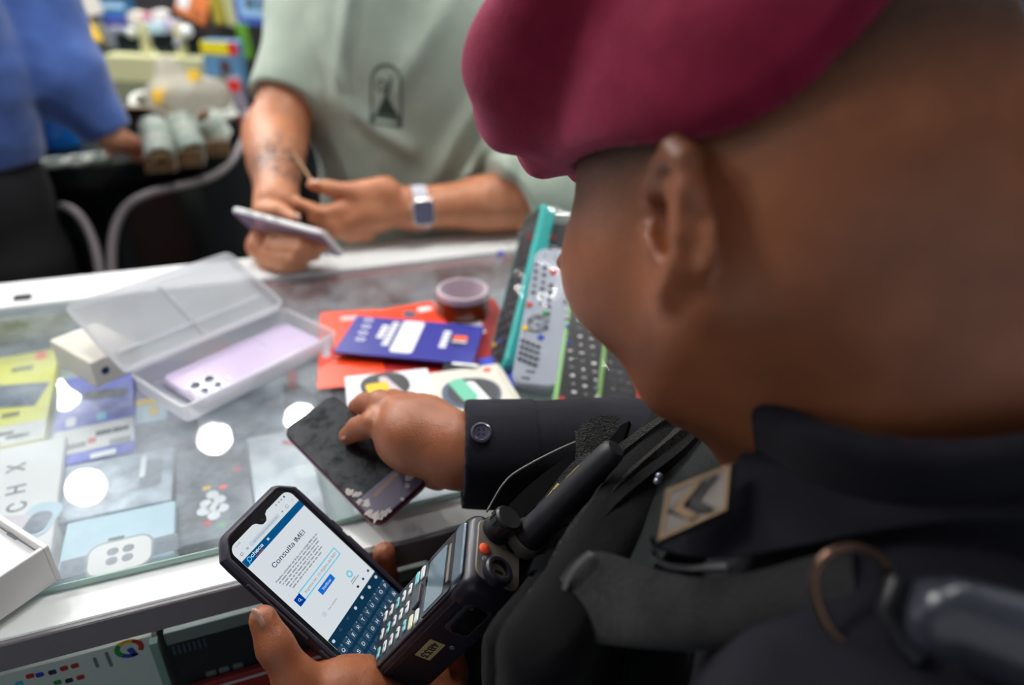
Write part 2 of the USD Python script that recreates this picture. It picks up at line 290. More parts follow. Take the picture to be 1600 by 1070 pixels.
# ================================================================== room
struct('floor', bx(-5, 4, -2.5, 4.6, -.1, 0), 'floor_m'); struct('ceiling', bx(-5, 4, -2.5, 4.6, ZC, ZC + .1), 'ceiling_m')
struct('wall_back', bx(-5, 4, 4.6, 4.7, 0, ZC), 'wall_m'); struct('wall_left', bx(-5.1, -5, -2.5, 4.7, 0, ZC), 'wall_m'); struct('wall_right', bx(4, 4.1, -2.5, 4.7, 0, ZC), 'wall_m')
for i, L in enumerate(LAMPS):
    where = ['its reflection highest and leftmost in the counter glass', 'its reflection just below the open clear case', 'its reflection lowest in the counter glass', 'its reflection just above the scratched phone'][i] if i < 4 else 'further along the shop ceiling'
    t = T('ceiling_bulb', 'round white globe bulb on the ceiling, ' + where, 'light', L, 'globe bulbs further along the shop ceiling' if i >= 4 else None)
    fl_ = Fr(L, (1, 0, 0), (0, 1, 0)); zc = ZC - L[2]
    t.part('globe', fl_(ball((0, 0, 0), BULB_R, 3)), 'lamp_face', smooth=True)
    t.part('socket', fl_(lathe([(0, BULB_R * .9), (.035, BULB_R * .9), (.04, zc - .02), (.06, zc - .012), (.06, zc), (0, zc)], 24)), 'lamp_rim')

# ================================================================== display counter
YF, YG, YB0, YB1, XL, XR = .411, .4455, .953, 1.034, -1.5, 1.7
ct = T('display_counter', 'long white-framed glass-topped display counter with dark front trim', 'counter', (0, .72, 0))
ct.part('front_rail', bx(XL, XR, YF, YG + .007, ZT - .034, ZT - .0062, .001), 'white_paint')
ct.part('front_trim', bx(XL, XR, YF - .004, YF + .012, ZT - .034, ZT - .0075, .001), 'dark_trim', label='dark grey trim below the white rail')
ct.part('back_rail', bx(XL, XR, YB0, YB1, ZT - .05, ZT + .004, .002), 'white_paint')
ct.part('glass_top', bx(XL, XR, YG, YB0 - .001, ZT - .006, ZT), 'counter_glass', smooth=False)
ct.part('glass_edge', bx(XL, XR, YG - .0012, YG, ZT - .006, ZT - .0002), 'glass_edge', smooth=False)
ct.part('front_glass', bx(XL, XR, YF + .007, YF + .011, .32, ZT - .034), 'plain_glass', smooth=False)
SH = ZT - .060                                # the shelf under the glass
ct.part('shelf', bx(XL, XR, YG + .008, YB0 - .012, SH - .004, SH), 'shelf_grey')
ct.part('shelf', bx(XL, XR, YF + .03, YB0 - .012, .64, .648), 'shelf_dark')
ct.part('back_panel', bx(XL, -.03, YB0 - .012, YB0, .3, ZT - .0065), 'silver_panel', label='silvery back panel at the left end')
ct.part('back_panel', bx(-.03, XR, YB0 - .012, YB0, .3, ZT - .0065), 'brown_panel', label='reddish brown back panel')
ct.part('end_panel', bx(XL - .02, XL, YF, YB1, .0, ZT), 'white_paint'); ct.part('end_panel', bx(XR, XR + .02, YF, YB1, .0, ZT), 'white_paint')
ct.part('plinth', bx(XL, XR, YF + .01, YB1 - .01, 0, .32), 'dark_trim')
dv = V(245, 990, YF + .03)
ct.part('divider', bx(dv[0] - .003, dv[0] + .003, YF + .0125, YF + .019, .648, SH - .005), 'glass_edge', smooth=False, label='upright glass divider on the lower shelf')
g = V(32, 466, 1.0); ct.part('clip', Fr(G(36, 466, ZT + .004), (1, 0, 0), (0, 1, 0))(slab(.02, .012, .004, .002, .001)), 'black_plastic', label='small black clip set into the back rail')

# ---- goods on the shelf under the glass
def goods(name, px, top, label, cat_, m, h=None, r=.002):
    fr, w, d = quad(px, top); h = h or top - SH; t = T(name, label, cat_, fr.pt(0, 0, -h)); t.part('body', fr.at(0, 0, -h)(slab(w, d, h, r, .0012)), m); return t, fr, w, d
def print_on(t, fr, name, x, y, w, h, m, lift=.0002, r=.001, rot=0, label=None, parent=None): return t.part(name, fr.at(x, y, lift, rot)(slab(w, h, .0003, r)), m, label=label, parent=parent, smooth=False)
ZI = ZT - .048
t, fr, w, d = goods('phone_box', [(-70, 566), (86, 548), (76, 686), (-70, 712)], ZI, 'flat yellow phone box with a white label strip, under the glass at far left', 'box', 'box_yellow')
print_on(t, fr, 'printed_phone', w * .1, d * .0, w * .62, d * .24, 'box_slate', rot=-14); print_on(t, fr, 'label_strip', w * .04, -d * .40, w * .9, d * .18, 'white_card')
print_on(t, fr, 'sticker', w * .30, d * .43, w * .12, d * .09, 'ink_orange', r=.004, label='small orange sticker')
for k, (x, m) in enumerate(((.06, 'ink_red'), (.2, 'ink_dark'), (.1, 'ink_dark'), (.26, 'ink_grey'))): print_on(t, fr, 'print_line', w * x, -d * (.38 + .045 * (k % 2)), w * .16, d * .025, m, .0006)
for k in range(6): print_on(t, fr, 'print_mark', w * (.02 + .04 * k), d * .3, w * .028, d * .05, 'ink_dark')
for k in range(5): print_on(t, fr, 'print_mark', w * (.04 + .035 * k), -d * .2, w * .025, d * .045, 'ink_dark')
t, fr, w, d = goods('tech_box', [(-90, 715), (90, 688), (86, 924), (-90, 960)], ZI + .012, 'large white box lettered CH X, under the glass at the left edge', 'box', 'white_card')
a = fr.at(0, 0, .0001, 90)
def onpl(f, px, py):                          # where the ray through a pixel meets a frame's plane (u, v)
    d_ = W(((px - 800) / FPX, (py - 535) / FPX, 1.0)); s_ = ((f.o - CAM) @ f.z) / (d_ @ f.z); q = CAM + d_ * s_ - f.o; return q @ f.x, q @ f.y
for s_, px in (('X', (25, 731)), ('H', (25, 765)), ('C', (26, 792))):
    u, v = onpl(fr, *px); t.part('letter', txt(fr, s_, .0150, u, v, 90, bold=True), 'ink_dark', smooth=False)
u, v = onpl(fr, 60, 812); print_on(t, fr, 'printed_watch', u, v, .03, .045, 'box_pale_blue', r=.012, rot=-20); print_on(t, fr, 'printed_strap', u - .025, v + .006, .05, .018, 'ring_white', .0005, rot=-18, r=.006)
print_on(t, fr, 'printed_shade', u + .0, v - .004, .018, .028, 'box_slate', .0008, r=.008, rot=-20)
t, fr, w, d = goods('gadget_box', [(82, 594), (208, 574), (212, 704), (92, 728)], ZI + .005, 'blue gadget box with a white printed panel, under the glass beside the yellow box', 'box', 'box_blue')
print_on(t, fr, 'white_panel', .0, -d * .27, w * .98, d * .26, 'white_card')
for k, (x, y, ww, m) in enumerate(((.12, -.25, .2, 'ink_dark'), (.33, -.25, .2, 'ink_dark'), (-.02, -.31, .1, 'ink_red'), (-.2, -.33, .22, 'ink_grey'), (.32, -.37, .26, 'ink_grey'), (.12, -.47, .3, 'ink_white'))): print_on(t, fr, 'print_line', w * x, d * y, w * ww, d * .05, m, .0006)
print_on(t, fr, 'printed_headset', w * .12, d * .2, w * .6, d * .1, 'ink_dark', rot=-12, r=.006); print_on(t, fr, 'printed_glow', -w * .3, -d * .06, w * .12, d * .1, 'ink_white', r=.006); print_on(t, fr, 'printed_glow', w * .08, -d * .06, w * .12, d * .09, 'ink_cyan', r=.006)
t, fr, w, d = goods('gadget_box', [(208, 574), (300, 558), (310, 690), (213, 704)], ZI, 'purple gadget box with an orange stripe, under the glass below the open clear case', 'box', 'box_purple')
print_on(t, fr, 'orange_stripe', -w * .2, d * .02, w * .55, d * .07, 'ink_yellow'); print_on(t, fr, 'photo_panel', -w * .22, -d * .12, w * .5, d * .2, 'box_pale_blue', r=.002); print_on(t, fr, 'pale_panel', 0, -d * .36, w * .98, d * .25, 'box_slate'); print_on(t, fr, 'printed_badge', -w * .18, -d * .1, w * .16, d * .1, 'ink_yellow', .0006, r=.004)
t, fr, w, d = goods('accessory_pack', [(92, 730), (268, 698), (272, 790), (94, 806)], ZI + .004, 'slate blue accessory pack in crinkled film, under the glass left of the flower pack', 'pack', 'pack_slate')
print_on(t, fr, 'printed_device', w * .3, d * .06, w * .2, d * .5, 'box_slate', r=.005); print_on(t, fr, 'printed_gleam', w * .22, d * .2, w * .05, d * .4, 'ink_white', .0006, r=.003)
t, fr, w, d = goods('watch_box', [(96, 808), (272, 792), (274, 862), (98, 906)], ZI + .012, 'pale blue smartwatch box under the glass by the front rail', 'box', 'box_pale_blue')
u, v = onpl(fr, 188, 868)
print_on(t, fr, 'printed_strap', u, v, .09, .021, 'box_slate', r=.002, rot=2); print_on(t, fr, 'printed_case', u, v, .052, .040, 'ink_grey', .0004, r=.013, rot=2); print_on(t, fr, 'printed_dial', u, v, .048, .036, 'white_card', .0007, r=.011, rot=2)
for dx in (-.006, .006):
    for dy in (-.005, .006): print_on(t, fr, 'dial_mark', u + dx, v + dy, .009, .0085, 'ink_grey', .001, r=.004)
u, v = onpl(fr, 182, 841); print_on(t, fr, 'print_line', u, v, .013, .003, 'ink_dark')
t, fr, w, d = goods('flower_pack', [(272, 706), (384, 684), (400, 826), (276, 858)], ZI + .002, 'dark slate pack printed with a small flower, under the glass above the raised phone', 'pack', 'pack_dark')
u, v = onpl(fr, 333, 786)
for dx, dy in ((0, .012), (.006, .003), (-.006, .001), (-.009, -.009), (.008, -.01), (0, -.018), (0, -.006)): print_on(t, fr, 'petal', u + dx, v + dy, .011, .012, 'ink_white', r=.0055, rot=30)
for dx, dy, m in ((.01, .02, 'ink_orange'), (-.006, -.026, 'ink_red'), (.006, -.033, 'ink_green'), (-.005, .024, 'ink_yellow')): print_on(t, fr, 'printed_spot', u + dx, v + dy, .008, .006, m, r=.003)
u, v = onpl(fr, 370, 733); print_on(t, fr, 'printed_spot', u, v, .009, .006, 'ink_red', r=.003)
t, fr, w, d = goods('accessory_pack', [(386, 684), (470, 668), (520, 800), (402, 826)], ZI + .001, 'pale crinkled pack under the glass between the two phones in hand', 'pack', 'pack_white')
print_on(t, fr, 'red_tag', w * .2, d * .32, .02, .006, 'ink_red', rot=-35, r=.002)
t, fr, w, d = goods('accessory_pack', [(440, 560), (560, 545), (585, 640), (445, 660)], ZI + .001, 'dark blister pack with red tabs, under the glass beside the orange sleeves', 'pack', 'pack_dark')
print_on(t, fr, 'red_tab', -w * .38, d * .1, w * .1, d * .3, 'ink_red'); print_on(t, fr, 'white_tab', -w * .05, -d * .02, w * .12, d * .06, 'ink_white'); print_on(t, fr, 'white_tab', -w * .02, -d * .2, w * .14, d * .06, 'ink_white')
t, fr, w, d = goods('accessory_pack', [(520, 660), (640, 640), (690, 780), (560, 800)], ZI + .001, 'crumpled white pack under the glass, behind the scratched phone', 'pack', 'pack_white')
t, fr, w, d = goods('accessory_pack', [(310, 610), (440, 580), (450, 660), (318, 690)], ZI, 'pale blue crinkled pack under the glass, in front of the open clear case', 'pack', 'pack_slate')
t, fr, w, d = goods('accessory_pack', [(640, 640), (800, 615), (860, 760), (700, 790)], ZI, 'white pack under the glass, below the sleeve cuff', 'pack', 'pack_white')

YL = YF + .020
# ---- goods on the lower shelf behind the front glass
fr = Fr((V(70, 1040, YL) + V(235, 1002, YL)) / 2 * [1, 1, 0] + [-.02, 0, SH - .012 - .085], (1, 0, 0), (0, 0, 1))
b0 = fr.o; right = V(238, 1000, YL)[0]; left = right - .24
t = T('streaming_box', 'white box with a four-colour ring letter and rows of small icons, behind the front glass', 'box', ((left + right) / 2, YL + .06, .648))
t.part('body', bx(left, right, YL, YL + .12, .655, min(V(150, 1016, YL)[2], SH - .005), .001), 'white_card')
t.part('riser', bx(left, right, YL, YL + .12, .648, .655), 'dark_trim')
ff = Fr((0, YL - .0002, 0), (1, 0, 0), (0, 0, 1), (0, -1, 0))
def fpx(x, y): q = V(x, y, YL - .0002); return q[0], q[2]
u, v = fpx(202, 1013)
for a0, a1, m in ((40, 140, 'ink_red'), (140, 210, 'ink_yellow'), (210, 300, 'ink_green'), (300, 368, 'ink_blue')):
    an = np.radians(np.linspace(a0, a1, 10)); pl = Polygon(np.r_[np.c_[np.cos(an), np.sin(an)] * .0105, (np.c_[np.cos(an), np.sin(an)] * .0066)[::-1]]); t.part('ring_letter', ff.at(u, v, 0, -75)(ext(pl, .0003)), m, smooth=False)
t.part('ring_letter', ff.at(u, v, 0, -75)(ext(shbox(0, -.0021, .0105, .0021), .0003)), 'ink_blue', smooth=False)
for k, (x, y, m) in enumerate(((30, 1068, 'ink_cyan'), (47, 1056, 'ink_red'), (62, 1054, 'ink_blue'), (82, 1050, 'ink_dark'), (100, 1044, 'ink_red'), (117, 1040, 'ink_red'), (90, 1066, 'ink_green'), (108, 1063, 'ink_dark'), (126, 1058, 'ink_red'))):
    u, v = fpx(x, y); t.part('app_icon', ff.at(u, v, 0)(slab(.0052, .0048, .0003, .0012)), m, smooth=False)
for x, y, hh in ((150, 1035, .012), (170, 1030, .018)): u, v = fpx(x, y); t.part('print_line', ff.at(u, v, 0)(slab(.0022, hh, .0003, .001)), 'ink_grey', smooth=False)
x0 = V(258, 1000, YL)[0]; z1 = V(330, 989, YL)[2]
t = T('device_box', 'black box with faint grey vents and lettering, behind the front glass right of the divider', 'box', (x0 + .1, YL + .06, .648)); t.part('body', bx(x0, x0 + .22, YL, YL + .13, .70, z1, .001), 'black_plastic'); t.part('base', bx(x0, x0 + .22, YL, YL + .13, .648, .70), 'black_plastic'); t.part('top_band', bx(x0, x0 + .22, YL - .001, YL + .13, z1, min(z1 + .022, SH - .005), .0005), 'grey_alu', label='light grey band along the top')
for k in range(7): u, v = fpx(272 + 8 * k, 1016 - 2 * k); t.part('printed_vent', ff.at(u, v, 0)(slab(.0018, .011, .0003, .0008)), 'box_slate', smooth=False)
for k, x in enumerate((330, 350, 372)): u, v = fpx(x, 1052 - 6 * k); t.part('print_mark', ff.at(u, v, 0)(slab(.008, .007, .0003, .001)), 'ink_grey', smooth=False)
t = T('carton', 'red carton lying in front of the black box behind the front glass', 'box', (x0 + .1, YL - .008, .648)); zc = V(350, 1056, YL - .008)[2] - .004
t.part('body', bx(x0 + .005, x0 + .2, YL - .008, YL - .002, .66, zc, .001), 'pack_red'); t.part('white_line', bx(x0 + .03, x0 + .19, YL - .0086, YL - .0078, zc - .008, zc - .006), 'ink_white'); t.part('foot', bx(x0 + .005, x0 + .2, YL - .008, YL - .002, .648, .66), 'pack_red')

# ================================================================== goods lying on the glass
def flat(name, px, z, label, cat_, m, th=.0015, r=.002, lift=None):
    fr, w, d = quad(px, z); t = T(name, label, cat_, fr.pt(0, 0, -th)); t.part('sleeve', fr.at(0, 0, -th)(slab(w, d, th, r, .0003)), m); return t, fr, w, d
# white box with a hole, lower-left white box with its card
fr, w, d = quad([(90, 526), (172, 492), (214, 548), (140, 570)], ZT + .031)
BX = G(90, 526, ZT + .031); BY = G(140, 568, ZT + .031); BZ = G(216, 536, ZT + .031); ex = (BZ - BY); ey = (BX - BY)
fr = Fr(BY, ex, ey); lx = np.linalg.norm(ex); ly = abs((BX - BY) @ fr.y)
t = T('white_box', 'small white box with a round dark hole, under the clear case lid', 'box', fr.pt(lx / 2, ly / 2, -.031))
t.part('body', fr.at(lx / 2, ly / 2, -.031)(slab(lx, ly, .031, .002, .001)), 'cream_card')
fh = Fr(fr.pt(lx * .24, 0, -.015), fr.x, (0, 0, 1)); t.part('hole', fh.at(0, 0, -.0002)(slab(.0085, .0085, .0005, .00425)), 'ink_navy', label='round dark hole')
# open white box bottom left: far edge from (0,803) to (77,852), right corner (77,852)-(86,885)
H2 = .034; c0 = G(76, 852, ZT + H2); c1 = G(0, 803, ZT + H2); c2 = G(0, 900, ZT + H2); ex = (c0 - c1); ex[2] = 0
fr = Fr(c0, -nrm(ex), nrm(c2 - c0)); LX, LY = .15, .17; fr = Fr(c0, fr.x, fr.y, (0, 0, 1))
t = T('open_box', 'shallow open white cardboard box holding a white card, at the left corner of the counter', 'box', fr.pt(LX / 2, LY / 2, -H2))
t.part('wall', fr(cat(bx(0, LX, 0, .004, -H2, 0, .0006), bx(0, LX, LY - .004, LY, -H2, 0, .0006), bx(0, .004, .004, LY - .004, -H2, 0, .0006), bx(LX - .004, LX, .004, LY - .004, -H2, 0, .0006))), 'white_card')
t.part('base', fr(bx(.004, LX - .004, .004, LY - .004, -H2, -H2 + .003)), 'white_card')
t2 = T('leaflet', 'white printed card lying inside the open white box', 'card', fr.pt(LX / 2, LY / 2, -.012)); t2.part('sheet', fr(bx(.0045, LX - .0045, .0045, LY - .0045, -.013, -.0085, .0005)), 'ink_white')
for (px, py, ww, hh) in ((20, 836, .012, .0035),): u, v = onpl(fr.at(0, 0, -.008), px, py); t2.part('printed_stamp', fr.at(u, v, -.0085)(slab(ww, hh, .0003, .0005)), 'ink_grey', smooth=False)
for k in range(4): t2.part('print_line', fr.at(.05 + .012 * k, .09, -.0085)(slab(.0015, .05, .0003, .0005)), 'ink_grey', smooth=False)

# clear hinged case with the lavender phone: base long axis from the phone's pixels
frp, wp, dp = quad([(259, 595), (440, 500), (489, 531), (306, 637)], ZT + .012)
CL, CWD = .196, .098
t = T('clear_case', 'open translucent plastic hinged case with its lid folded back over the white box', 'case', frp.pt(0, 0, -.012))
fb = Fr(frp.pt(-.002, .002, -.0118), frp.x, frp.y)
def tray(L_, W_, h, th, r): # hollow rounded tray
    o = rrect(L_, W_, r, 6); i = rrect(L_ - 2 * th, W_ - 2 * th, r - th, 6); st = [(i * 0 + rrect(L_ - .006, W_ - .006, r - .003, 6), 0), (o, .004), (o, h - .003), (rrect(L_ + .004, W_ + .004, r + .002, 6), h - .002), (rrect(L_ + .004, W_ + .004, r + .002, 6), h), (i, h), (i, th)]
    return loft([np.c_[p, np.full(len(p), z)] for p, z in st])
t.part('base', fb(tray(CL, CWD, .022, .0016, .008)), 'frosted_plastic')
# lid: hinged on the far long side, folded back with its far edge resting on the white box
hinge = fb.pt(0, CWD / 2 + .002, .021); back = nrm(fb.y * .94 + np.array([0, 0, .36])); fl = Fr(hinge + back * (CWD / 2 + .004) - fb.x * .004, fb.x, back)
t.part('lid', fl.at(0, 0, 0)(tray(CL + .004, CWD + .012, .012, .0016, .008)), 'frosted_plastic')
t.part('hinge', tube([fb.pt(-CL * .42, CWD / 2 + .003, .021), fb.pt(CL * .42, CWD / 2 + .003, .021)], .0022, 8), 'frosted_plastic')
t.part('lid_rib', fl(cat(bx(-.001, .001, -CWD / 2 + .004, CWD / 2 - .004, .0016, .006), bx(-CL / 2 + .01, CL / 2 - .01, -.025, -.0236, .0016, .005))), 'frosted_plastic')
t.part('latch', fb(bx(-.02, .02, -CWD / 2 - .004, -CWD / 2 - .002, .004, .02, .0008)), 'frosted_plastic')
mat('lavender', {'p': ('principled_bsdf', {'base_color': lin(192, 174, 208), 'roughness': .16, 'coat_weight': .6})}); plain('lav_frame', lin(214, 206, 226), .2, metallic=.5); plain('cam_bump', lin(205, 205, 225), .2); plain('lens', lin(40, 40, 52), .08); plain('lens_ring', lin(150, 155, 175), .2, metallic=.6)
fp = Fr(frp.pt(.004, -.001, -.0095), frp.x, frp.y)
t = T('smartphone', 'lavender smartphone lying face down in the open clear case, four-lens camera block showing', 'phone', fp.o)
t.part('frame', fp(slab(.164, .0765, .0088, .009, .0025)), 'lav_frame'); t.part('back', fp.at(0, 0, .0086)(slab(.160, .0725, .0008, .008, .0003)), 'lavender')
fc = fp.at(-.061, -.0165, .0093); cbm = t.part('camera_block', fc(slab(.033, .034, .0018, .007, .0005)), 'cam_bump')
for x, y, r in ((-.0075, .008, .0052), (.0085, .008, .0052), (-.0075, -.008, .0046), (.0085, -.008, .0042)):
    t.part('lens_ring', fc.at(x, y, .0017)(slab(2 * r + .002, 2 * r + .002, .0012, r + .001, .0003)), 'lens_ring', parent=cbm); t.part('lens', fc.at(x, y, .0029)(slab(2 * r - .001, 2 * r - .001, .0004, r - .0006)), 'lens', parent=cbm)
t.part('print_line', fp.at(.03, .012, .0093)(slab(.0012, .014, .0002, .0005)), 'lens_ring', smooth=False); t.part('print_line', fp.at(-.036, -.019, .0093)(slab(.0012, .008, .0002, .0005)), 'ink_white', smooth=False)
t = T('sticker_sheet', 'small orange-red slip lying in the open clear case above the lavender phone', 'slip', fb.pt(0, 0, .002)); t.part('sheet', fb.at(-.01, CWD / 2 - .010, .003, 4)(slab(.05, .012, .0008, .002)), 'pack_orange')

# orange-red sleeves, blue envelope, smartwatch-strap cards
t, fr, w, d = flat('orange_sleeve', [(505, 492), (600, 478), (590, 600), (490, 606)], ZT + .004, 'bright orange paper sleeve at the left of the pile, half under the blue envelope', 'sleeve', 'pack_orange')
print_on(t, fr, 'white_print', -w * .38, d * .0, w * .12, d * .3, 'ring_white', r=.004); print_on(t, fr, 'white_print', w * .1, d * .38, w * .5, d * .06, 'ring_white', r=.002)
t, fr, w, d = flat('orange_sleeve', [(560, 486), (684, 472), (700, 515), (590, 560)], ZT + .006, 'orange sleeve with a white badge, behind the blue envelope and left of the tape roll', 'sleeve', 'pack_orange')
u, v = onpl(fr, 664, 483); print_on(t, fr, 'white_badge', u, v, .02, .012, 'ink_white', r=.004); u, v = onpl(fr, 640, 491); print_on(t, fr, 'printed_shape', u, v, .016, .02, 'box_slate', r=.007)
t, fr, w, d = flat('red_sleeve', [(690, 476), (790, 462), (800, 560), (720, 575)], ZT + .003, 'red and white sleeve under the tape roll and the clear bag', 'sleeve', 'pack_red')
print_on(t, fr, 'white_panel', -w * .18, d * .18, w * .5, d * .5, 'ink_white', r=.003)
t, fr, w, d = flat('red_sleeve', [(535, 548), (690, 566), (690, 606), (540, 596)], ZT + .0035, 'dark red sleeve lying under the front edge of the blue envelope', 'sleeve', 'pack_red')
fr, w, d = quad([(556, 489), (752, 513), (742, 573), (528, 546)], ZT + .014); t = T('blue_envelope', 'royal blue envelope with a white window and digits, on the orange sleeves', 'envelope', fr.pt(0, 0, -.003))
t.part('sleeve', fr.at(0, 0, -.003)(slab(w, d, .003, .002, .0005)), 'pack_blue'); t.part('support', fr.at(0, 0, -.009)(slab(w * .7, d * .6, .006, .003)), 'pack_blue')
u, v = onpl(fr, 637, 526); print_on(t, fr, 'window', u, v, w * .165, d * .84, 'ink_white', r=.005)
for dx, px in enumerate(((576, 500), (572, 510), (567, 520), (563, 530))): u, v = onpl(fr, *px); t.part('digit', txt(fr, '0', .0105, u, v, 90, bold=True), 'ink_white', smooth=False)
for px, ww, hh in (((597, 520), .009, .04), ((610, 522), .009, .062), ((695, 531), .009, .045)):
    u, v = onpl(fr, *px)
    for k in range(int(hh / .0085)): print_on(t, fr, 'lettering', u, v + hh / 2 - .0042 - k * .0085, ww, .0066, 'ink_white', r=.002)
u, v = onpl(fr, 717, 532); print_on(t, fr, 'round_logo', u, v, .024, .028, 'ink_navy', r=.012, label='round dark badge with an orange top'); print_on(t, fr, 'logo_flash', u + .001, v + .005, .018, .011, 'ink_orange', .0006, r=.005); print_on(t, fr, 'logo_flash', u + .001, v - .004, .018, .003, 'ink_white', .0006, r=.001)
u, v = onpl(fr, 726, 571); print_on(t, fr, 'white_corner', u, v + .002, .03, .005, 'ink_white', r=.001)
t, fr, w, d = flat('watch_card', [(535, 586), (664, 578), (690, 640), (548, 652)], ZT + .012, 'white retail card picturing a dark fitness band with a yellow face, behind the reaching hand', 'card', 'ink_white', .004)
u, v = onpl(fr, 602, 602); print_on(t, fr, 'printed_band', u, v, .052, .050, 'ink_dark', r=.022, rot=10); print_on(t, fr, 'printed_gap', u + .006, v - .004, .010, .045, 'ring_white', .0006, r=.005, rot=25); u, v = onpl(fr, 590, 606); print_on(t, fr, 'printed_dial', u, v, .024, .017, 'ink_yellow', .0008, r=.004, rot=6)
t, fr, w, d = flat('watch_card', [(660, 584), (778, 568), (826, 640), (700, 652)], ZT + .011, 'pale retail card picturing a fitness band with a green screen, by the bag of remotes', 'card', 'cream_card', .004)
u, v = onpl(fr, 737, 614); print_on(t, fr, 'printed_band', u, v, .064, .058, 'box_slate', r=.026, rot=-12); print_on(t, fr, 'printed_band', u + .002, v + .001, .055, .05, 'ink_dark', .0005, r=.024, rot=-12); u2, v2 = onpl(fr, 745, 614); print_on(t, fr, 'printed_gap', u2, v2, .014, .046, 'ink_white', .0007, r=.006, rot=12); u2, v2 = onpl(fr, 724, 610); print_on(t, fr, 'printed_screen', u2, v2, .018, .042, 'ink_mint', .0009, r=.005, rot=12)
u2, v2 = onpl(fr, 761, 578); print_on(t, fr, 'logo', u2, v2, .009, .007, 'ink_orange', r=.003); u2, v2 = onpl(fr, 667, 580)
t, fr, w, d = flat('backing_card', [(745, 560), (800, 552), (830, 600), (775, 612)], ZT + .005, 'thin blue-edged card half hidden under the bag of remotes', 'card', 'ink_blue')
# amber tape roll
tc_ = G(723, 478, ZT + .012)
t = T('tape_roll', 'roll of amber heat-proof tape on a pale core, standing flat on the red sleeve', 'tape', tc_ - [0, 0, .008])
ft = Fr(tc_ - [0, 0, .008], (1, 0, 0), (0, 1, 0)); t.part('core', ft(revolve([(.0295, 0), (.0335, 0), (.0335, .0325), (.0325, .0335), (.0300, .0335), (.0295, .0325)], 56)), 'ring_white'); t.part('tape', ft(revolve([(.0336, .001), (.0352, .001), (.0352, .024), (.0336, .024)], 56)), 'amber', label='amber tape wound low on the core')
# ================================================================== skin, hair and cloth
def skin(name, c1, c2, extra=None, rough=.48, scale=30, bump=.12, sss=.06):
    n = {'tc': ('geometry', {}), 'n': ('noise_texture', {'scale': scale, 'detail': 4}), 'r': ('rgb_ramp', {'ramp': [(0, c1), (.35, c1), (.65, c2), (1, c2)]}), 'p': ('principled_bsdf', {'roughness': rough, 'subsurface_weight': sss, 'subsurface_scale': .01, 'subsurface_radius': (1, .35, .2)}),
         'v': ('voronoi_texture', {'scale': 700}), 'n2': ('noise_texture', {'scale': 120, 'detail': 3}), 'ad': ('math', {'math_type': 'add'}), 'b': ('bump', {'strength': bump, 'distance': .0015})}
    l = [('tc.position', 'n.vector'), ('n.fac', 'r.fac'), ('tc.position', 'v.vector'), ('tc.position', 'n2.vector'), ('v.distance', 'ad.value1'), ('n2.fac', 'ad.value2'), ('ad.value', 'b.height'), ('b.normal', 'p.normal')]
    if extra: extra(n, l)
    else: l.append(('r.color', 'p.base_color'))
    return mat(name, n, l)
def drape(mesh, sdf, d, lift=.0006, n=60):    # lay thin lettering or patches on a body: move along d until they touch its surface
    v, f = vf(mesh); d = nrm(d); t = np.zeros(len(v)); base = v.copy()
    for _ in range(n): t += np.clip(sdf.ev(base + np.outer(t, d)) - lift, -.03, .05) * .9
    return base + np.outer(t, d), f
def finger(s, pts, rs, k=.004): return s.chain(pts, rs, k)

# ================================================================== the man behind the counter
TAT = P(446, 272, 1.10)
def tattoo(n, l):
    n.update({'ds': ('vector_math', {'math_type': 'distance', 'vector2': tuple(TAT)}), 'mr': ('map_range', {'from_min': .095, 'from_max': .045, 'to_min': 0.0, 'to_max': 1.0, 'clamp': True}),
              'tn': ('noise_texture', {'scale': 60, 'detail': 5, 'distortion': 1.5}), 'tr': ('map_range', {'from_min': .42, 'from_max': .56, 'to_min': 0.15, 'to_max': .85, 'clamp': True}), 'mu': ('math', {'math_type': 'multiply'}), 'mx': ('mix_color', {'b': lin(62, 56, 54)})})
    l += [('tc.position', 'ds.vector1'), ('ds.value', 'mr.value'), ('tc.position', 'tn.vector'), ('tn.fac', 'tr.value'), ('mr.result', 'mu.value1'), ('tr.result', 'mu.value2'), ('mu.value', 'mx.fac'), ('r.color', 'mx.a'), ('mx.result', 'p.base_color')]
skin('skin_man', lin(186, 118, 82), lin(200, 134, 98), tattoo)
fabric('sage_cotton', lin(158, 170, 156), lin(170, 182, 168), 1400, .9, .2, .2, 18)
plain('sage_print', lin(80, 98, 92), .8); plain('trousers', lin(24, 25, 30), .8); plain('nail', lin(222, 176, 156), .3); plain('hair_black', lin(20, 16, 14), .6)
Rh, Fh, Up = _R, _F0, np.array([0, 0, 1.0])
MC = P(650, 150, 1.25); face_m = nrm(-Fh * .95 - Rh * .1)      # chest centre; he faces the camera
def mp(r, b, z): return MC + Rh * r + Fh * b + Up * z           # right / back / up from the chest centre
mR = [P(500, 22, 1.26), P(430, 215, 1.19), P(432, 318, 1.04)]   # his right arm (left in the picture): shoulder, elbow, wrist
mL = [P(850, 45, 1.28), P(838, 312, 1.165), P(646, 326, 1.10)]
b = SDF(); ax3 = [Rh, Fh, Up]
b.ell(mp(0, .02, .02), (.185, .115, .24), ax3).ell(mp(0, .02, -.22), (.17, .12, .2), ax3).ell(mp(0, .03, -.40), (.17, .12, .16), ax3)
b.cap(mR[0], mL[0], .07, .07, .04).cap(mp(0, .03, .18), mp(0, .0, .34), .062, .055, .03)
hc = mp(0, -.04, .44); b.ell(hc + Up * .03, (.076, .096, .10), ax3, .02).ell(hc - Fh * .03 - Up * .06, (.058, .07, .07), ax3, .03)
b.cap(hc - Fh * .09 + Up * .02, hc - Fh * .115 - Up * .025, .010, .014, .012)
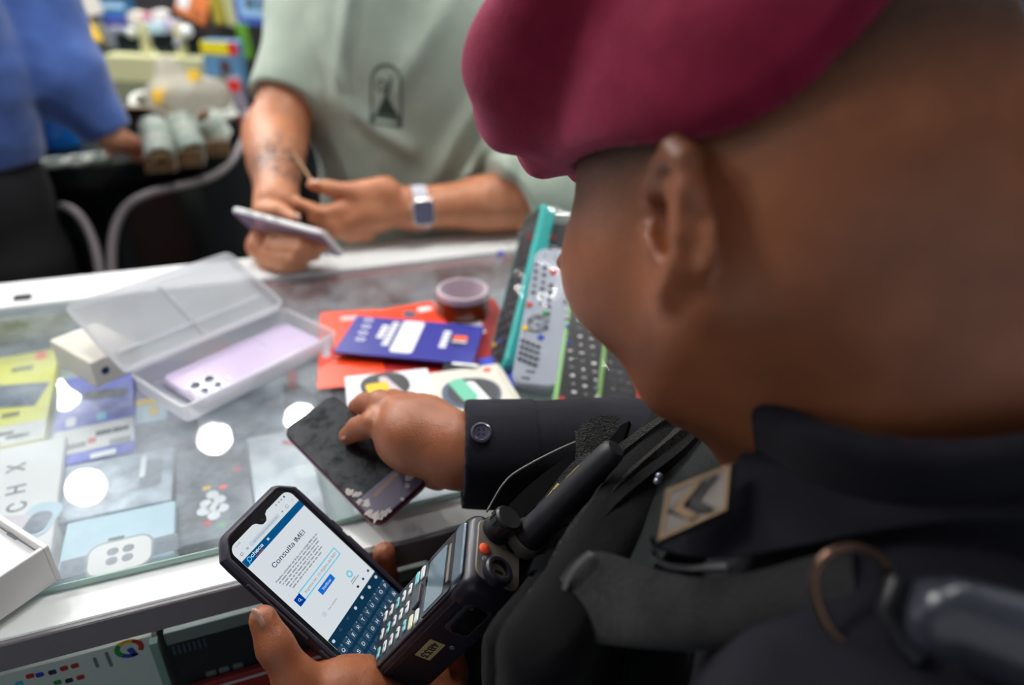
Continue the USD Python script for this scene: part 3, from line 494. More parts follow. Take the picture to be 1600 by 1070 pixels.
for s_ in (-1, 1):
    b.ell(hc - Fh * .083 + Rh * s_ * .032 + Up * .03, (.014, .008, .008), ax3, .006); b.ell(hc + Rh * s_ * .078, (.01, .02, .032), ax3, .008)
b.ell(hc - Fh * .093 - Up * .058, (.024, .008, .007), ax3, .006)
b.chain(mR, (.058, .049, .031), .02); b.chain(mL, (.056, .050, .031), .02); b.cap(mL[1], mL[1] * .55 + mL[2] * .45, .047, .042, .02); b.cap(mR[1], mR[1] * .6 + mR[2] * .4, .048, .042, .02)
for s_ in (-1, 1): b.chain([mp(s_ * .09, .04, -.48), mp(s_ * .10, .02, -.85), [*mp(s_ * .10, .06, 0)[:2], .06]], (.085, .062, .04), .02); b.cap([*mp(s_ * .10, .06, 0)[:2], .035], [*mp(s_ * .11, -.10, 0)[:2], .03], .035, .028, .02)
# left hand (right in the picture), pinching a thin stick
b.cap(mL[2], P(575, 318, 1.075), .032, .034, .02, (W((0, .3, 1)), 1.35)); b.cap(P(585, 335, 1.08), P(545, 345, 1.065), .030, .022, .015); b.cap(P(600, 303, 1.075), P(548, 303, 1.06), .028, .018, .012)
finger(b, [P(552, 302, 1.058), P(514, 294, 1.045), P(487, 288, 1.04)], (.0155, .0115, .0085))
finger(b, [P(545, 325, 1.06), P(504, 334, 1.035), P(466, 317, 1.03)], (.0145, .0115, .0085))
finger(b, [P(550, 345, 1.065), P(510, 352, 1.04), P(488, 342, 1.035)], (.014, .011, .009))
finger(b, [P(560, 358, 1.07), P(525, 362, 1.05), P(512, 350, 1.045)], (.013, .0105, .009)); finger(b, [P(575, 366, 1.08), P(545, 370, 1.065), P(535, 358, 1.06)], (.012, .0095, .008))
# right hand under his phone
b.cap(mR[2], P(420, 378, 1.03), .030, .028, .018, (W((0, .5, 1)), 1.25)); b.cap(P(405, 385, 1.02), P(428, 404, 1.01), .020, .015, .010)
finger(b, [P(410, 330, 1.02), P(438, 330, .99), P(462, 343, .975)], (.016, .0115, .0085))
for q in ([(425, 368, .995), (470, 374, .966), (508, 372, .972)], [(420, 384, .990), (468, 390, .960), (508, 386, .968)], [(415, 399, .992), (458, 405, .964), (494, 400, .972)], [(412, 412, 1.0), (446, 418, .976), (474, 413, .978)]): finger(b, [P(*a) for a in q], (.0095, .0082, .0070), .0025)
man = T('person', 'man in a sage green printed t-shirt behind the counter holding a phone', 'person', [*MC[:2], 0])
lo = np.minimum.reduce([mR[0], mL[2], P(360, 400, .95), hc - .2, [*mp(-.3, 0, 0)[:2], 0], [*mp(0, -.3, 0)[:2], 0]]) - .1; hi = np.maximum.reduce([mL[0], mL[1], hc + .2, mp(.3, .2, .3)]) + .12; lo[2] = -.02
man.part('body', b.mesh(lo, hi, .0046), 'skin_man', smooth=True)
# t-shirt
sh = SDF(); sh.ell(mp(0, .02, .02), (.215, .140, .27), ax3, .03).ell(mp(0, .02, -.22), (.198, .146, .23), ax3, .06).ell(mp(0, .03, -.36), (.198, .15, .16), ax3, .05).cap(mR[0], mL[0], .088, .088, .05)
uR, uL = nrm(mR[1] - mR[0]), nrm(mL[1] - mL[0])
slR = SDF().cap(mR[0], mR[0] + uR * .26, .080, .064).plane(mR[0] + uR * .195, uR + W((-.12, .1, 0)) + Rh * .1, .004).cap(mR[0] + uR * .16, mR[0] + uR * .3, .054, .054, .004, op='s')
fA = nrm(mL[2] - mL[1]); slL = SDF().cap(mL[0], mL[1], .084, .074).cap(mL[1], mL[1] + fA * .07, .072, .066).plane(P(803, 312, 1.15), fA + W((0, .45, 0)), .004)
sh.sub(slR, mR[0] + uR * .12, .22, .05).sub(slL, mL[0] + uL * .16, .30, .05)
NC = mp(.0, .0, .20)
def folds(p):
    q = p - MC; x, z = q @ Rh, q[:, 2]; y = q @ Fh
    d = .006 * (meshkit.fbm(np.stack([x * 7 + z * 5, z * 3 - x * 6, y * 4], 1), 3, 5) - .5)
    for x0, z0, x1, z1, a, w in ((-.14, .02, .02, -.08, .010, .018), (-.15, .12, -.08, -.03, .009, .016), (.17, .10, .03, -.16, .010, .02), (.15, -.02, .06, -.19, .009, .016), (-.08, .22, -.12, .0, .008, .014), (-.02, -.2, .13, -.15, .010, .018), (.2, .0, .12, -.18, .010, .018), (.1, .2, -.02, .02, .006, .02)):
        ax, az = x1 - x0, z1 - z0; t = np.clip(((x - x0) * ax + (z - z0) * az) / (ax * ax + az * az), 0, 1); e = np.hypot(x - x0 - t * ax, z - z0 - t * az); d -= 1.5 * a * np.exp(-(e / w) ** 2) * np.sin(np.pi * np.clip(t * .9 + .08, 0, 1)) * (y < .06)
    return d
sh.add(folds, MC, 1e9, op='d')
sh.plane(mp(0, 0, -.44), (0, 0, -1))
sh.add(lambda p: np.linalg.norm((p - NC) * [1, 1, .55] + 0, axis=1) - .085, NC, .2, .006, 's')
shirt_sdf = sh
man.part('tshirt', sh.mesh(lo - .02, hi + .02, .0046), 'sage_cotton', smooth=True, label='sage green cotton t-shirt with a small arch print')
man.part('collar', tube([NC + nrm(Rh * math.cos(a) + Fh * math.sin(a)) * .082 + Up * (.085 + .03 * math.sin(a) - .02 * (math.sin(a) < 0) * abs(math.sin(a))) for a in np.linspace(0, 2 * np.pi, 40)], .007), 'sage_cotton', smooth=True)
pt = SDF(); 
for s_ in (-1, 1): pt.chain([mp(s_ * .085, .04, -.46), mp(s_ * .10, .02, -.85), [*mp(s_ * .10, .06, 0)[:2], .09]], (.105, .082, .062), .03)
pt.ell(mp(0, .03, -.42), (.185, .14, .10), ax3, .03)
man.part('trousers', pt.mesh(lo - .05, hi * [1, 1, 0] + [.05, .05, mp(0, 0, -.30)[2]], .009), 'trousers', smooth=True)
for s_ in (-1, 1): q = np.array([*mp(s_ * .10, 0, 0)[:2], .0]); man.part('shoe', SDF().cap(q + Fh * .06 + Up * .04, q - Fh * .11 + Up * .034, .048, .04).plane((0, 0, .001), (0, 0, -1)).mesh(q - .22, q + .22, .006), 'black_plastic', smooth=True)
hr = SDF().ell(hc + Up * .04 + Fh * .012, (.085, .10, .102), ax3); hr.plane(hc + Up * .02 - Fh * .055, -Fh * .8 - Up * .5, .01).plane(hc - Up * .03, (0, 0, -1), .01)
man.part('hair', hr.mesh(hc - .16, hc + .18, .006), 'hair_black', smooth=True)
ff_ = Fr(P(597, 137, 1.1), nrm(W((1, .10, 0))), nrm(W((-.10, -1, 0))))
s1 = 1.03 / FPX
def em(poly): 
    m = ext(poly, .0004); m = m.subdivide_to_size(.006) ; return drape(ff_(m), shirt_sdf, W((0, 0, 1)))
def arch(w, h, n=16): a = np.linspace(0, np.pi, n); return Polygon([(-w, -h)] + [(w, -h)] + [(w * math.cos(x), h - w + w * math.sin(x)) for x in a])
E1 = arch(28 * s1, 46 * s1)
man.part('print', em(E1.difference(arch(24.5 * s1, 42 * s1))), 'sage_print', smooth=False, label='dark arch-shaped chest print')
man.part('print', em(shbox(-25 * s1, -45 * s1, 25 * s1, -29 * s1).difference(shbox(-20 * s1, -41 * s1, 20 * s1, -34 * s1))), 'sage_print', smooth=False); man.part('print', em(Polygon([(-20 * s1, -28 * s1), (-8 * s1, -8 * s1), (0, 2 * s1), (10 * s1, -12 * s1), (22 * s1, -28 * s1)])), 'sage_print', smooth=False)
man.part('print', em(Polygon([(-3 * s1, 0), (8 * s1, 30 * s1), (11 * s1, 28 * s1), (3 * s1, -4 * s1)])), 'sage_print', smooth=False); man.part('print', em(Polygon(np.c_[np.cos(np.linspace(0, 6.28, 16)[:-1]), np.sin(np.linspace(0, 6.28, 16)[:-1])] * 9 * s1 + [-9 * s1, 14 * s1]).difference(Polygon(np.c_[np.cos(np.linspace(0, 6.28, 16)[:-1]), np.sin(np.linspace(0, 6.28, 16)[:-1])] * 6 * s1 + [-9 * s1, 14 * s1]))), 'sage_print', smooth=False)
def nailp(o, ex, n, w, l): return Fr(o, ex, np.cross(n, ex))(SDFNAIL(w, l))
def SDFNAIL(w, l):
    L = []
    for z, k in ((-.0012, .9), (0, 1.0), (.0009, .8)):
        p = rrect(l * k, w * k, w * .45 * k, 5); L.append(np.c_[p, z - 18 * p[:, 1] ** 2])
    return loft(L)
man.part('nail', nailp(P(464, 338, .966), P(470, 346, .968) - P(455, 338, .97), -_F, .009, .011), 'nail', smooth=True)
man.part('nail', nailp(P(493, 283, 1.033), P(484, 284, 1.03) - P(500, 284, 1.03), W((0, -.8, -.6)), .009, .012), 'nail', smooth=True)
# his phone
plain('case_white', lin(228, 226, 228), .25); mat('case_lilac', {'p': ('principled_bsdf', {'base_color': lin(150, 130, 158), 'roughness': .15, 'coat_weight': .5})})
a0, a1 = P(372, 348, .985), P(514, 387, .945); ex = nrm(a1 - a0); nb_ = nrm(W((.10, .90, -.34))); fp_ = Fr((a0 + a1) / 2 + W((0, -.003, .02)), ex, np.cross(nb_, ex))
t = T('smartphone', 'white-edged smartphone in a lilac clear case held tilted by the man behind the counter', 'phone', fp_.o)
t.part('frame', fp_(slab(.156, .072, .0075, .009, .0016, -.0085, 6)), 'case_white'); t.part('back', fp_(slab(.152, .068, .0012, .008, .0004, -.001)), 'case_lilac'); t.part('screen', fp_(slab(.149, .066, .0006, .007, .0, -.0088)), 'black_gloss')
cb = t.part('camera_block', fp_.at(.055, -.014, .0002)(slab(.03, .026, .0018, .006, .0004)), 'case_lilac')
for x, y in ((.05, -.02), (.061, -.008)): t.part('lens', fp_.at(x, y, .002)(slab(.009, .009, .0006, .0045)), 'lens', parent=cb)
for k in range(3): t.part('button', fp_.at(-.045 + .022 * k, -.0362 if (fp_.y @ Up) < 0 else .0362, -.006)(slab(.012, .0014, .003, .0006)), 'grey_alu')
# watch and stick
ax_ = nrm(mL[1] - mL[2]); wc = mL[2] + ax_ * .008; up_ = nrm(W((.0, -.55, -.85)) - ax_ * (W((.0, -.55, -.85)) @ ax_)); sd_ = np.cross(ax_, up_)
t = T('smartwatch', 'pale square smartwatch with a white woven band on the man\'s wrist', 'watch', wc)
plain('band_white', lin(214, 212, 226), .7); plain('watch_case', lin(225, 205, 198), .25, metallic=.4); plain('watch_glass', lin(112, 112, 138), .1)
ring = []
for a in np.linspace(0, 2 * np.pi, 41)[:-1]:
    ring.append((math.cos(a) * .0335, math.sin(a) * .0345))
ring = np.array(ring); pr = []
lo_ = [wc + np.outer(ring[:, 0] * k, sd_) + np.outer(ring[:, 1] * k, up_) + ax_ * z for k, z in ((1.0, -.0115), (1.06, -.0115), (1.06, .0115), (1.0, .0115))]
n_ = 40; vv = np.vstack(lo_); fcs = []
for i in range(4):
    for j in range(n_): a_, b_, c_, d_ = i * n_ + j, i * n_ + (j + 1) % n_, ((i + 1) % 4) * n_ + (j + 1) % n_, ((i + 1) % 4) * n_ + j; fcs += [(a_, b_, c_), (a_, c_, d_)]
t.part('band', (vv, np.array(fcs)), 'band_white')
for a in np.linspace(.2, 1.7, 9):
    for z in (-.005, .005): rr_ = nrm(math.sin(a - .9) * sd_ + math.cos(a - .9) * up_); t.part('weave_hole', Fr(wc + rr_ * .0359 + ax_ * z, ax_, np.cross(rr_, ax_))(slab(.0035, .002, .0006, .001)), 'ink_grey', smooth=False)
cd_ = nrm(W((0, .35, -.94)) - ax_ * (W((0, .35, -.94)) @ ax_)); fw = Fr(wc + cd_ * .033, ax_, np.cross(cd_, ax_))
t.part('case', fw(slab(.036, .042, .0095, .009, .0025)), 'watch_case'); t.part('screen', fw.at(0, 0, .0093)(slab(.031, .037, .0008, .007, .0003)), 'watch_glass'); t.part('crown', fw.at(-.0185, .008, .005)(ball((0, 0, 0), (.003, .004, .003), 2)), 'watch_case')
single('stick', tube([P(460, 240, 1.05), P(478, 268, 1.045), P(492, 292, 1.04)], [.0016, .002, .0016]), 'wood' if 'wood' in _m else plain('wood', lin(200, 160, 120), .6), 'thin tan wooden stick pinched between the man\'s thumb and finger', 'stick')
# ================================================================== the officer in the foreground
HO = np.array([.122, -.062, .357]); HF = np.array([-.535, .40, .742]); HU = np.array([-.30, -.93, .25]); HF = nrm(HF); HU = nrm(HU - HF * (HU @ HF)); HL = np.cross(HU, HF)
def hd(f, l, u): return C(HO + f * HF + l * HL + u * HU)
hF, hL_, hU = W(HF), W(HL), W(HU); hax = [hF, hL_, hU]
NB = np.array([.205, .055, .365]); BF = nrm([-.87, -.25, .43]); UPC = np.array([.04, -.866, -.5]); BF = nrm(BF - UPC * (BF @ UPC) / (UPC @ UPC)); BL = nrm(np.cross(UPC, BF))
def bd(f, l, u): return C(NB + f * BF + l * BL + u * UPC)
bF, bL, bU = W(BF), W(BL), W(UPC); bax = [bF, bL, bU]
def hairtint(n, l):                           # cropped hair growing out of the nape and temples, fading into bare skin
    n.update({'hp': ('vector_math', {'math_type': 'dot_product', 'vector2': tuple(hU * .93 - hF * .16)}), 'hm': ('map_range', {'from_min': float(hd(0, 0, -.006) @ (hU * .93 - hF * .16)), 'from_max': float(hd(0, 0, .034) @ (hU * .93 - hF * .16)), 'to_min': 0, 'to_max': 1.0, 'clamp': True}),
              'hn': ('noise_texture', {'scale': 900, 'detail': 2}), 'hr': ('map_range', {'from_min': .3, 'from_max': .7, 'to_min': .55, 'to_max': 1.0, 'clamp': True}), 'hx': ('math', {'math_type': 'multiply'}), 'mx': ('mix_color', {'b': lin(16, 12, 8)})})
    l += [('tc.position', 'hp.vector1'), ('hp.value', 'hm.value'), ('tc.position', 'hn.vector'), ('hn.fac', 'hr.value'), ('hm.result', 'hx.value1'), ('hr.result', 'hx.value2'), ('hx.value', 'mx.fac'), ('r.color', 'mx.a'), ('mx.result', 'p.base_color')]
skin('skin_officer', lin(140, 80, 50), lin(162, 96, 62), hairtint, .45, 26, .15)
fabric('navy_cloth', lin(23, 23, 30), lin(31, 30, 39), 1500, .85, .35, .06, 20); fabric('vest_cloth', lin(11, 11, 14), lin(17, 17, 20), 1100, .9, .5, .04, 30); fabric('webbing', lin(34, 34, 36), lin(46, 45, 47), 700, .8, .6, .3, 60)
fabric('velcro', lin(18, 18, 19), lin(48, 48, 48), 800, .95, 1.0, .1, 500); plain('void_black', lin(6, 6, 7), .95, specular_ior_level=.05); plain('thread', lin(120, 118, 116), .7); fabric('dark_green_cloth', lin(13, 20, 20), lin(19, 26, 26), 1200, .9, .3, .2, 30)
fabric('maroon_wool', lin(124, 22, 50), lin(140, 30, 60), 900, .92, .5, .5, 60, (.9, .32, .48)); plain('beret_band', lin(40, 12, 20), .9)
NKB = bd(0, 0, 0); hb = SDF()
hb.ell(hd(-.026, 0, .030), (.113, .079, .092), hax).ell(hd(.024, 0, -.026), (.064, .066, .062), hax, .03)
for s_ in (-1, 1):
    hb.cap(hd(-.006, s_ * .056, -.042), hd(.054, s_ * .028, -.064), .022, .020, .03).ell(hd(.050, s_ * .052, .000), (.032, .021, .032), hax, .03).ell(hd(.080, s_ * .032, .010), (.010, .016, .010), hax, .008).ell(hd(.086, s_ * .030, .027), (.012, .022, .007), hax, .012)
hb.ell(hd(.072, 0, -.068), (.020, .022, .018), hax, .02).cap(hd(.080, 0, .018), hd(.088, 0, -.022), .008, .011, .01).ell(hd(.082, 0, -.030), (.012, .016, .010), hax, .01).ell(hd(.080, 0, -.045), (.012, .024, .006), hax, .006).ell(hd(.079, 0, -.054), (.012, .021, .006), hax, .006)
hb.cap(hd(-.045, 0, -.030), NKB - bU * .02, .066, .074, .03).cap(hd(-.06, 0, -.02), bd(-.06, 0, .02), .050, .066, .04).cap(hd(.01, 0, -.05), bd(.03, 0, -.02), .04, .05, .03)
for s_ in (-1, 1):                            # ears
    eu = nrm(hU * .92 - hF * .42); eb = nrm(-hF * .93 + hL_ * s_ * .38); en = nrm(np.cross(eu, eb)) ; en = en if en @ (hL_ * s_) > 0 else -en
    eo = hd(-.004, s_ * .075, -.010)
    def ep(b_, u_, n_=0): return eo + eb * b_ * .95 + eu * u_ * .84 + en * n_
    hb.ell(ep(.015, .002, -.002), (.021, .029, .0048), [eb, eu, en], .006)
    hb.chain([ep(*q) for q in ((.0, .008, .004), (.0, .024, .003), (.010, .030, .003), (.022, .030, .003), (.031, .020, .003), (.033, .004, .003), (.027, -.013, .002), (.017, -.025, .001), (.008, -.031, .001))], (.004, .0052, .0058, .0062, .0062, .006, .0055, .0058, .0065), .004)
    hb.chain([ep(*q) for q in ((.010, .022, .003), (.020, .012, .004), (.022, -.002, .004), (.016, -.015, .003), (.006, -.019, .003))], (.003, .0035, .0035, .0035, .003), .003)
    hb.cap(ep(.006, -.027, .0), ep(.004, -.033, .0), .0075, .0065, .006); hb.ell(ep(-.003, -.003, .004), (.005, .009, .005), [eb, eu, en], .004); hb.ell(ep(.007, .0, .002), (.008, .013, .007), [eb, eu, en], .004, op='s')
# torso under the jacket and both arms
hb.ell(bd(.0, 0, -.26), (.10, .155, .22), bax, .05).cap(bd(-.02, .15, -.065), bd(-.02, -.15, -.065), .05, .05, .04)
ZH = ZT + .058
rW, rE, rS = G(718, 708, ZH), C((.27, .105, .60)), bd(-.03, -.16, -.05)
lW, lE, lS = P(570, 1235, .432), C((.02, .44, .37)), bd(-.01, .18, -.075)
hb.chain([rS, rE, rW], (.05, .042, .029), .02).chain([lS, lE, lW], (.05, .042, .029), .02)
# right hand pinning the scratched phone to the glass
fs = Fr((.0542, .4873, ZT + .0320), (.881, .3733, .2907), (-.4288, .8896, .1572)); sw, shh = .0590, .140
if fs.z @ (CAM - fs.o) < 0: fs.z = -fs.z
def pf(px, py, lift): d_ = W(((px - 800) / FPX, (py - 535) / FPX, 1.0)); o_ = fs.o + fs.z * lift; return CAM + d_ * (((o_ - CAM) @ fs.z) / (d_ @ fs.z))
def g(px, py, h): return G(px, py, ZT + h)
hb.cap(rW, pf(655, 672, .036), .027, .028, .02, (np.array([0, 0, 1.0]), 1.3)).cap(pf(690, 690, .03), pf(632, 670, .034), .023, .020, .02).cap(pf(668, 652, .034), pf(625, 648, .034), .019, .015, .012).cap(pf(690, 706, .022), pf(632, 702, .024), .019, .017, .015).cap(pf(645, 700, .028), pf(616, 690, .026), .018, .014, .012)
finger(hb, [pf(618, 676, .034), pf(585, 660, .034), pf(560, 669, .020), pf(543, 681, .0085)], (.0145, .0112, .0098, .0082), .005)
finger(hb, [pf(622, 648, .034), pf(594, 630, .034), pf(570, 631, .020), pf(557, 635, .008)], (.0145, .0110, .0095, .0080), .005)
finger(hb, [pf(640, 638, .030), pf(614, 627, .020), pf(592, 634, .000), pf(584, 640, -.016)], (.0135, .0105, .009, .0078), .005)
finger(hb, [pf(662, 636, .026), pf(640, 630, .012), pf(626, 638, -.008), pf(618, 644, -.020)], (.0125, .0098, .0085, .0072), .005)
finger(hb, [pf(692, 722, .014), pf(684, 742, -.004), pf(660, 744, -.014)], (.016, .0115, .009), .008)
# left hand holding the phone from below
PL = [P(*q) for q in ((640, 1130, .505), (600, 1065, .525), (560, 1090, .480))]
hb.cap(lW, PL[0], .031, .032, .02).cap(PL[0], PL[1], .031, .026, .02).cap(PL[0], PL[2], .03, .028, .02).cap(P(520, 1085, .462), P(600, 1150, .475), .022, .028, .02)
finger(hb, [P(528, 1116, .462), P(464, 1064, .4500), P(430, 1010, .4460), P(411, 968, .4485)], (.020, .0138, .0110, .0094), .007)
finger(hb, [P(610, 1050, .535), P(610, 985, .582), P(606, 920, .588), P(600, 864, .550)], (.0150, .0115, .0105, .0092), .004)
finger(hb, [P(640, 1060, .530), P(660, 1010, .585), P(662, 965, .590), P(652, 922, .566)], (.0150, .0115, .0105, .0090), .004)
finger(hb, [P(665, 1080, .525), P(690, 1040, .580), P(695, 1000, .585), P(688, 962, .566)], (.0145, .011, .010, .0088), .004)
finger(hb, [P(680, 1110, .515), P(708, 1085, .560), P(715, 1050, .570), P(710, 1018, .56)], (.013, .0100, .009, .008), .004)
off = T('person', 'police officer in a maroon beret and dark uniform leaning over the counter in the foreground', 'person', [*NKB[:2], 0])
allp = np.array([bd(.15, .25, -.45), bd(-.15, -.25, -.45), hd(.15, .1, .14), hd(-.13, -.1, .14), rW, rE, lW, lE, rS, lS, P(395, 960, .44), P(520, 640, .60), P(600, 1070, .6), bd(0, 0, -.5)]); lo, hi = allp.min(0) - .06, allp.max(0) + .06
off.part('body', biggest(hb.mesh(lo, hi, .0029, 16)), 'skin_officer', smooth=True)
plain('nail_officer', lin(196, 150, 132), .28)
off.part('nail', nailp(pf(538.5, 677, .0165), pf(534, 683, .010) - pf(547, 668, .020), nrm(W((-.45, -.62, -.64))), .0105, .0125), 'nail_officer', smooth=True)
tn = nrm(P(409, 961, .448) - P(428, 1000, .447)); off.part('nail', nailp(P(402.3, 966, .4412), tn, nrm(W((-.80, -.05, -.60))), .0115, .0145), 'nail_officer', smooth=True)
# beret
br = SDF().ell(hd(-.004, .000, .122), (.100, .108, .048), [nrm(hF - hU * .10), hL_, nrm(hU + hF * .10)], .02).ell(hd(-.034, 0, .052), (.114, .0945, .100), hax, .02).ell(hd(.044, .01, .124), (.044, .082, .036), hax, .05).ell(hd(.0, -.085, .095), (.07, .04, .045), hax, .04)
def bfold(p):
    q = (p - hd(0, 0, 0)); f, l_, u = q @ hF, q @ hL_, q @ hU; w = np.clip((f - .05) / .06, 0, 1)
    return -.0062 * w * np.sin(l_ * 150 + u * 30) * (u < .135) + .004 * (meshkit.fbm(np.stack([f * 14, l_ * 14, u * 14], 1), 3, 3) - .5)
br.add(bfold, hd(0, 0, .1), 1e9, op='d'); 
def bedge(p): q = p - hd(0, 0, 0); f, l_, u = q @ hF, q @ hL_, q @ hU; return u - (.067 - .064 * np.exp(-((f + .072) / .080) ** 2) * np.clip(l_ / .05, 0, 1) + .016 * np.clip((f - .035) / .05, 0, 1))
br.add(bedge, hd(0, 0, 0), 1e9, .012, 's')
br.ell(hd(-.026, 0, .030), (.1135, .0795, .092), hax, .004, op='s')
off.part('beret', br.mesh(np.minimum(hd(.2, .15, .2), hd(-.2, -.15, .0)) - .12, np.maximum(hd(.2, .15, .2), hd(-.2, -.15, .0)) + .12, .0035), 'maroon_wool', smooth=True, label='maroon wool beret')
# jacket
jk = SDF().ell(bd(.0, 0, -.27), (.130, .185, .25), bax, .05).cap(bd(-.02, .15, -.075), bd(-.02, -.15, -.06), .068, .068, .05).cap(bd(-.03, .09, -.055), bd(-.02, -.02, -.03), .062, .078, .05).cap(bd(-.06, -.04, -.02), bd(-.05, .04, -.035), .07, .07, .05).cap(bd(-.09, .0, -.12), bd(-.08, .06, -.2), .07, .08, .05)
sl = SDF().chain([lS, lE, lW], (.066, .056, .045), .02).plane(lW + nrm(lE - lW) * .035, lW - lE, .003); jk.sub(sl, lE, .4, .03)
rU = nrm(rE - rW); sr = SDF().chain([rS, rE], (.066, .060), .02).cap(rE, rW, .060, .043, .02).plane(rW + rU * .006, -rU, .003); jk.sub(sr, rE, .45, .03)
def jfold(p):
    q = p - rW; t = q @ rU; w = np.clip(t / .05, 0, 1) * (t < .32); a = meshkit.fbm(np.stack([t * 26, q[:, 2] * 9, (q @ np.cross(rU, [0, 0, 1])) * 9], 1), 3, 9) - .5
    return .012 * a * w + .010 * (meshkit.fbm(p * 11, 3, 4) - .5)
jk.add(jfold, rW, 1e9, op='d')
# collar: a stand-up band round the neck
cc = bd(.0, .0, .046); cax = nrm(hd(-.03, 0, -.06) - NKB + bU * .05)
jk2 = lambda p: np.hypot(np.linalg.norm((p - cc) - np.outer((p - cc) @ cax, cax), axis=1) - (.090 + .0), np.maximum(np.abs((p - cc) @ cax) - .030, 0)) - .0065
jk.add(jk2, cc, .13, .012)
jk.cap(cc - cax * .05, cc + cax * .12, .076, .080, .004, op='s')
jlo, jhi = allp.min(0) - .12, allp.max(0) + .1
off.part('jacket', biggest(jk.mesh(jlo, jhi, .0042)), 'navy_cloth', smooth=True)
# trousers and boots down to the floor
tr = SDF()
for s_ in (-1, 1): q = bd(-.02, s_ * .1, -.45); tr.chain([q, [*(q - bF * .02)[:2], .5], [*(q - bF * .03)[:2], .07]], (.105, .08, .065), .03)
tr.ell(bd(0, 0, -.46), (.12, .165, .10), bax, .03)
q = bd(0, 0, -.4); off.part('trousers', tr.mesh([q[0] - .32, q[1] - .32, .02], [q[0] + .32, q[1] + .32, q[2] + .1], .009), 'navy_cloth', smooth=True)
for s_ in (-1, 1): q = bd(-.05, s_ * .1, 0) * [1, 1, 0]; off.part('boot', SDF().cap(q + [0, 0, .05], q + bF * .15 * [1, 1, 0] + [0, 0, .04], .052, .045).cap(q + [0, 0, .05], q + [0, 0, .16], .05, .052).plane((0, 0, .001), (0, 0, -1)).mesh(q - .28, q + .30, .007), 'black_plastic', smooth=True)
# cuff with its button
plain('button_dark', lin(62, 60, 76), .18)
cu = SDF().cap(rW + rU * .0, rW + rU * .075, .0450, .0480, .004).plane(rW + rU * .003, -rU, .0015).plane(rW + rU * .062, rU, .0015).cap(rW - rU * .03, rW + rU * .02, .038, .038, .002, op='s')
cf = off.part('cuff', cu.mesh(rW - .13, rW + .16, .0026), 'navy_cloth', smooth=True, label='buttoned dark sleeve cuff')
bo = G(752, 676, ZH + .03); bd_ = nrm(CAM - bo); bo = bo + bd_ * 0
cj = lambda p: np.minimum(cu.ev(p), jk.ev(p))
for _ in range(40): bo = bo - bd_ * (cj(bo[None])[0] - .0008) * .8
e_ = 1e-3; nn = nrm([cj((bo + e_ * np.eye(3)[k])[None])[0] - cj((bo - e_ * np.eye(3)[k])[None])[0] for k in range(3)]); fbt = Fr(bo, rU, np.cross(nn, rU))
bp = off.part('button', Fr(bo, rU, np.cross(nn, rU), nn)(lathe([(0, -.0012), (.0078, -.0012), (.0086, .0004), (.0082, .0018), (.0066, .0024), (.0058, .0014), (0, .0012)], 28)), 'button_dark', parent=cf, label='shiny dark four-hole button')
for x, y in ((.0019, .0019), (-.0019, .0019), (.0019, -.0019), (-.0019, -.0019)): off.part('button_hole', Fr(bo, rU, np.cross(nn, rU), nn).at(x, y, .0011)(slab(.0014, .0014, .0003, .0007)), 'void_black', smooth=False, parent=cf)
# ---- tactical vest
vs = SDF().box(bd(.125, .03, -.215), (.022, .15, .160), bax, .02).box(bd(.150, .085, -.19), (.024, .055, .075), bax, .012, .012).box(bd(.150, -.03, -.20), (.022, .045, .07), bax, .012, .012).ell(bd(0, 0, -.30), (.142, .196, .20), bax, .03)
vs.plane(bd(0, 0, -.055) , bU + bF * .0, .01); vs.plane(bd(.02, 0, 0), -bF * 1.0 + bU * .25, .01)
vs.add(lambda p: .006 * (meshkit.fbm(p * 22, 3, 8) - .5), bd(0, 0, 0), 1e9, op='d')
off.part('vest', biggest(vs.mesh(jlo - .03, jhi + .03, .0042)), 'vest_cloth', smooth=True, label='black tactical vest over the jacket')
def vp(name, rows, t_, m, label=None, n=16, mm=8, parent=None): return off.part(name, psheet(rows, t_, n, mm), m, smooth=40, label=label, parent=parent)
# layered top edge of the front panel, running towards the camera
vp('vest_edge', [[(1118, 632, .470), (1010, 726, .430), (905, 850, .385), (862, 960, .36), (850, 1075, .35)], [(1090, 640, .478), (985, 735, .438), (880, 845, .392), (838, 950, .366), (822, 1075, .356)]], .006, 'velcro')
vp('vest_edge', [[(1100, 672, .455), (1020, 745, .420), (935, 830, .385), (905, 900, .365), (890, 1000, .35)], [(1076, 668, .462), (1000, 738, .428), (915, 826, .392), (885, 900, .372), (868, 1000, .357)]], .005, 'vest_cloth')
vp('vest_edge', [[(1075, 636, .482), (985, 700, .452), (935, 742, .436)], [(1056, 640, .488), (972, 694, .458), (920, 735, .442)]], .004, 'velcro')
vp('vest_lining', [[(1112, 650, .47), (1030, 745, .43), (950, 850, .39), (925, 930, .37)], [(1150, 700, .42), (1090, 800, .39), (1020, 890, .36), (960, 935, .35)]], .003, 'dark_green_cloth', 'dark green inner face of the vest')
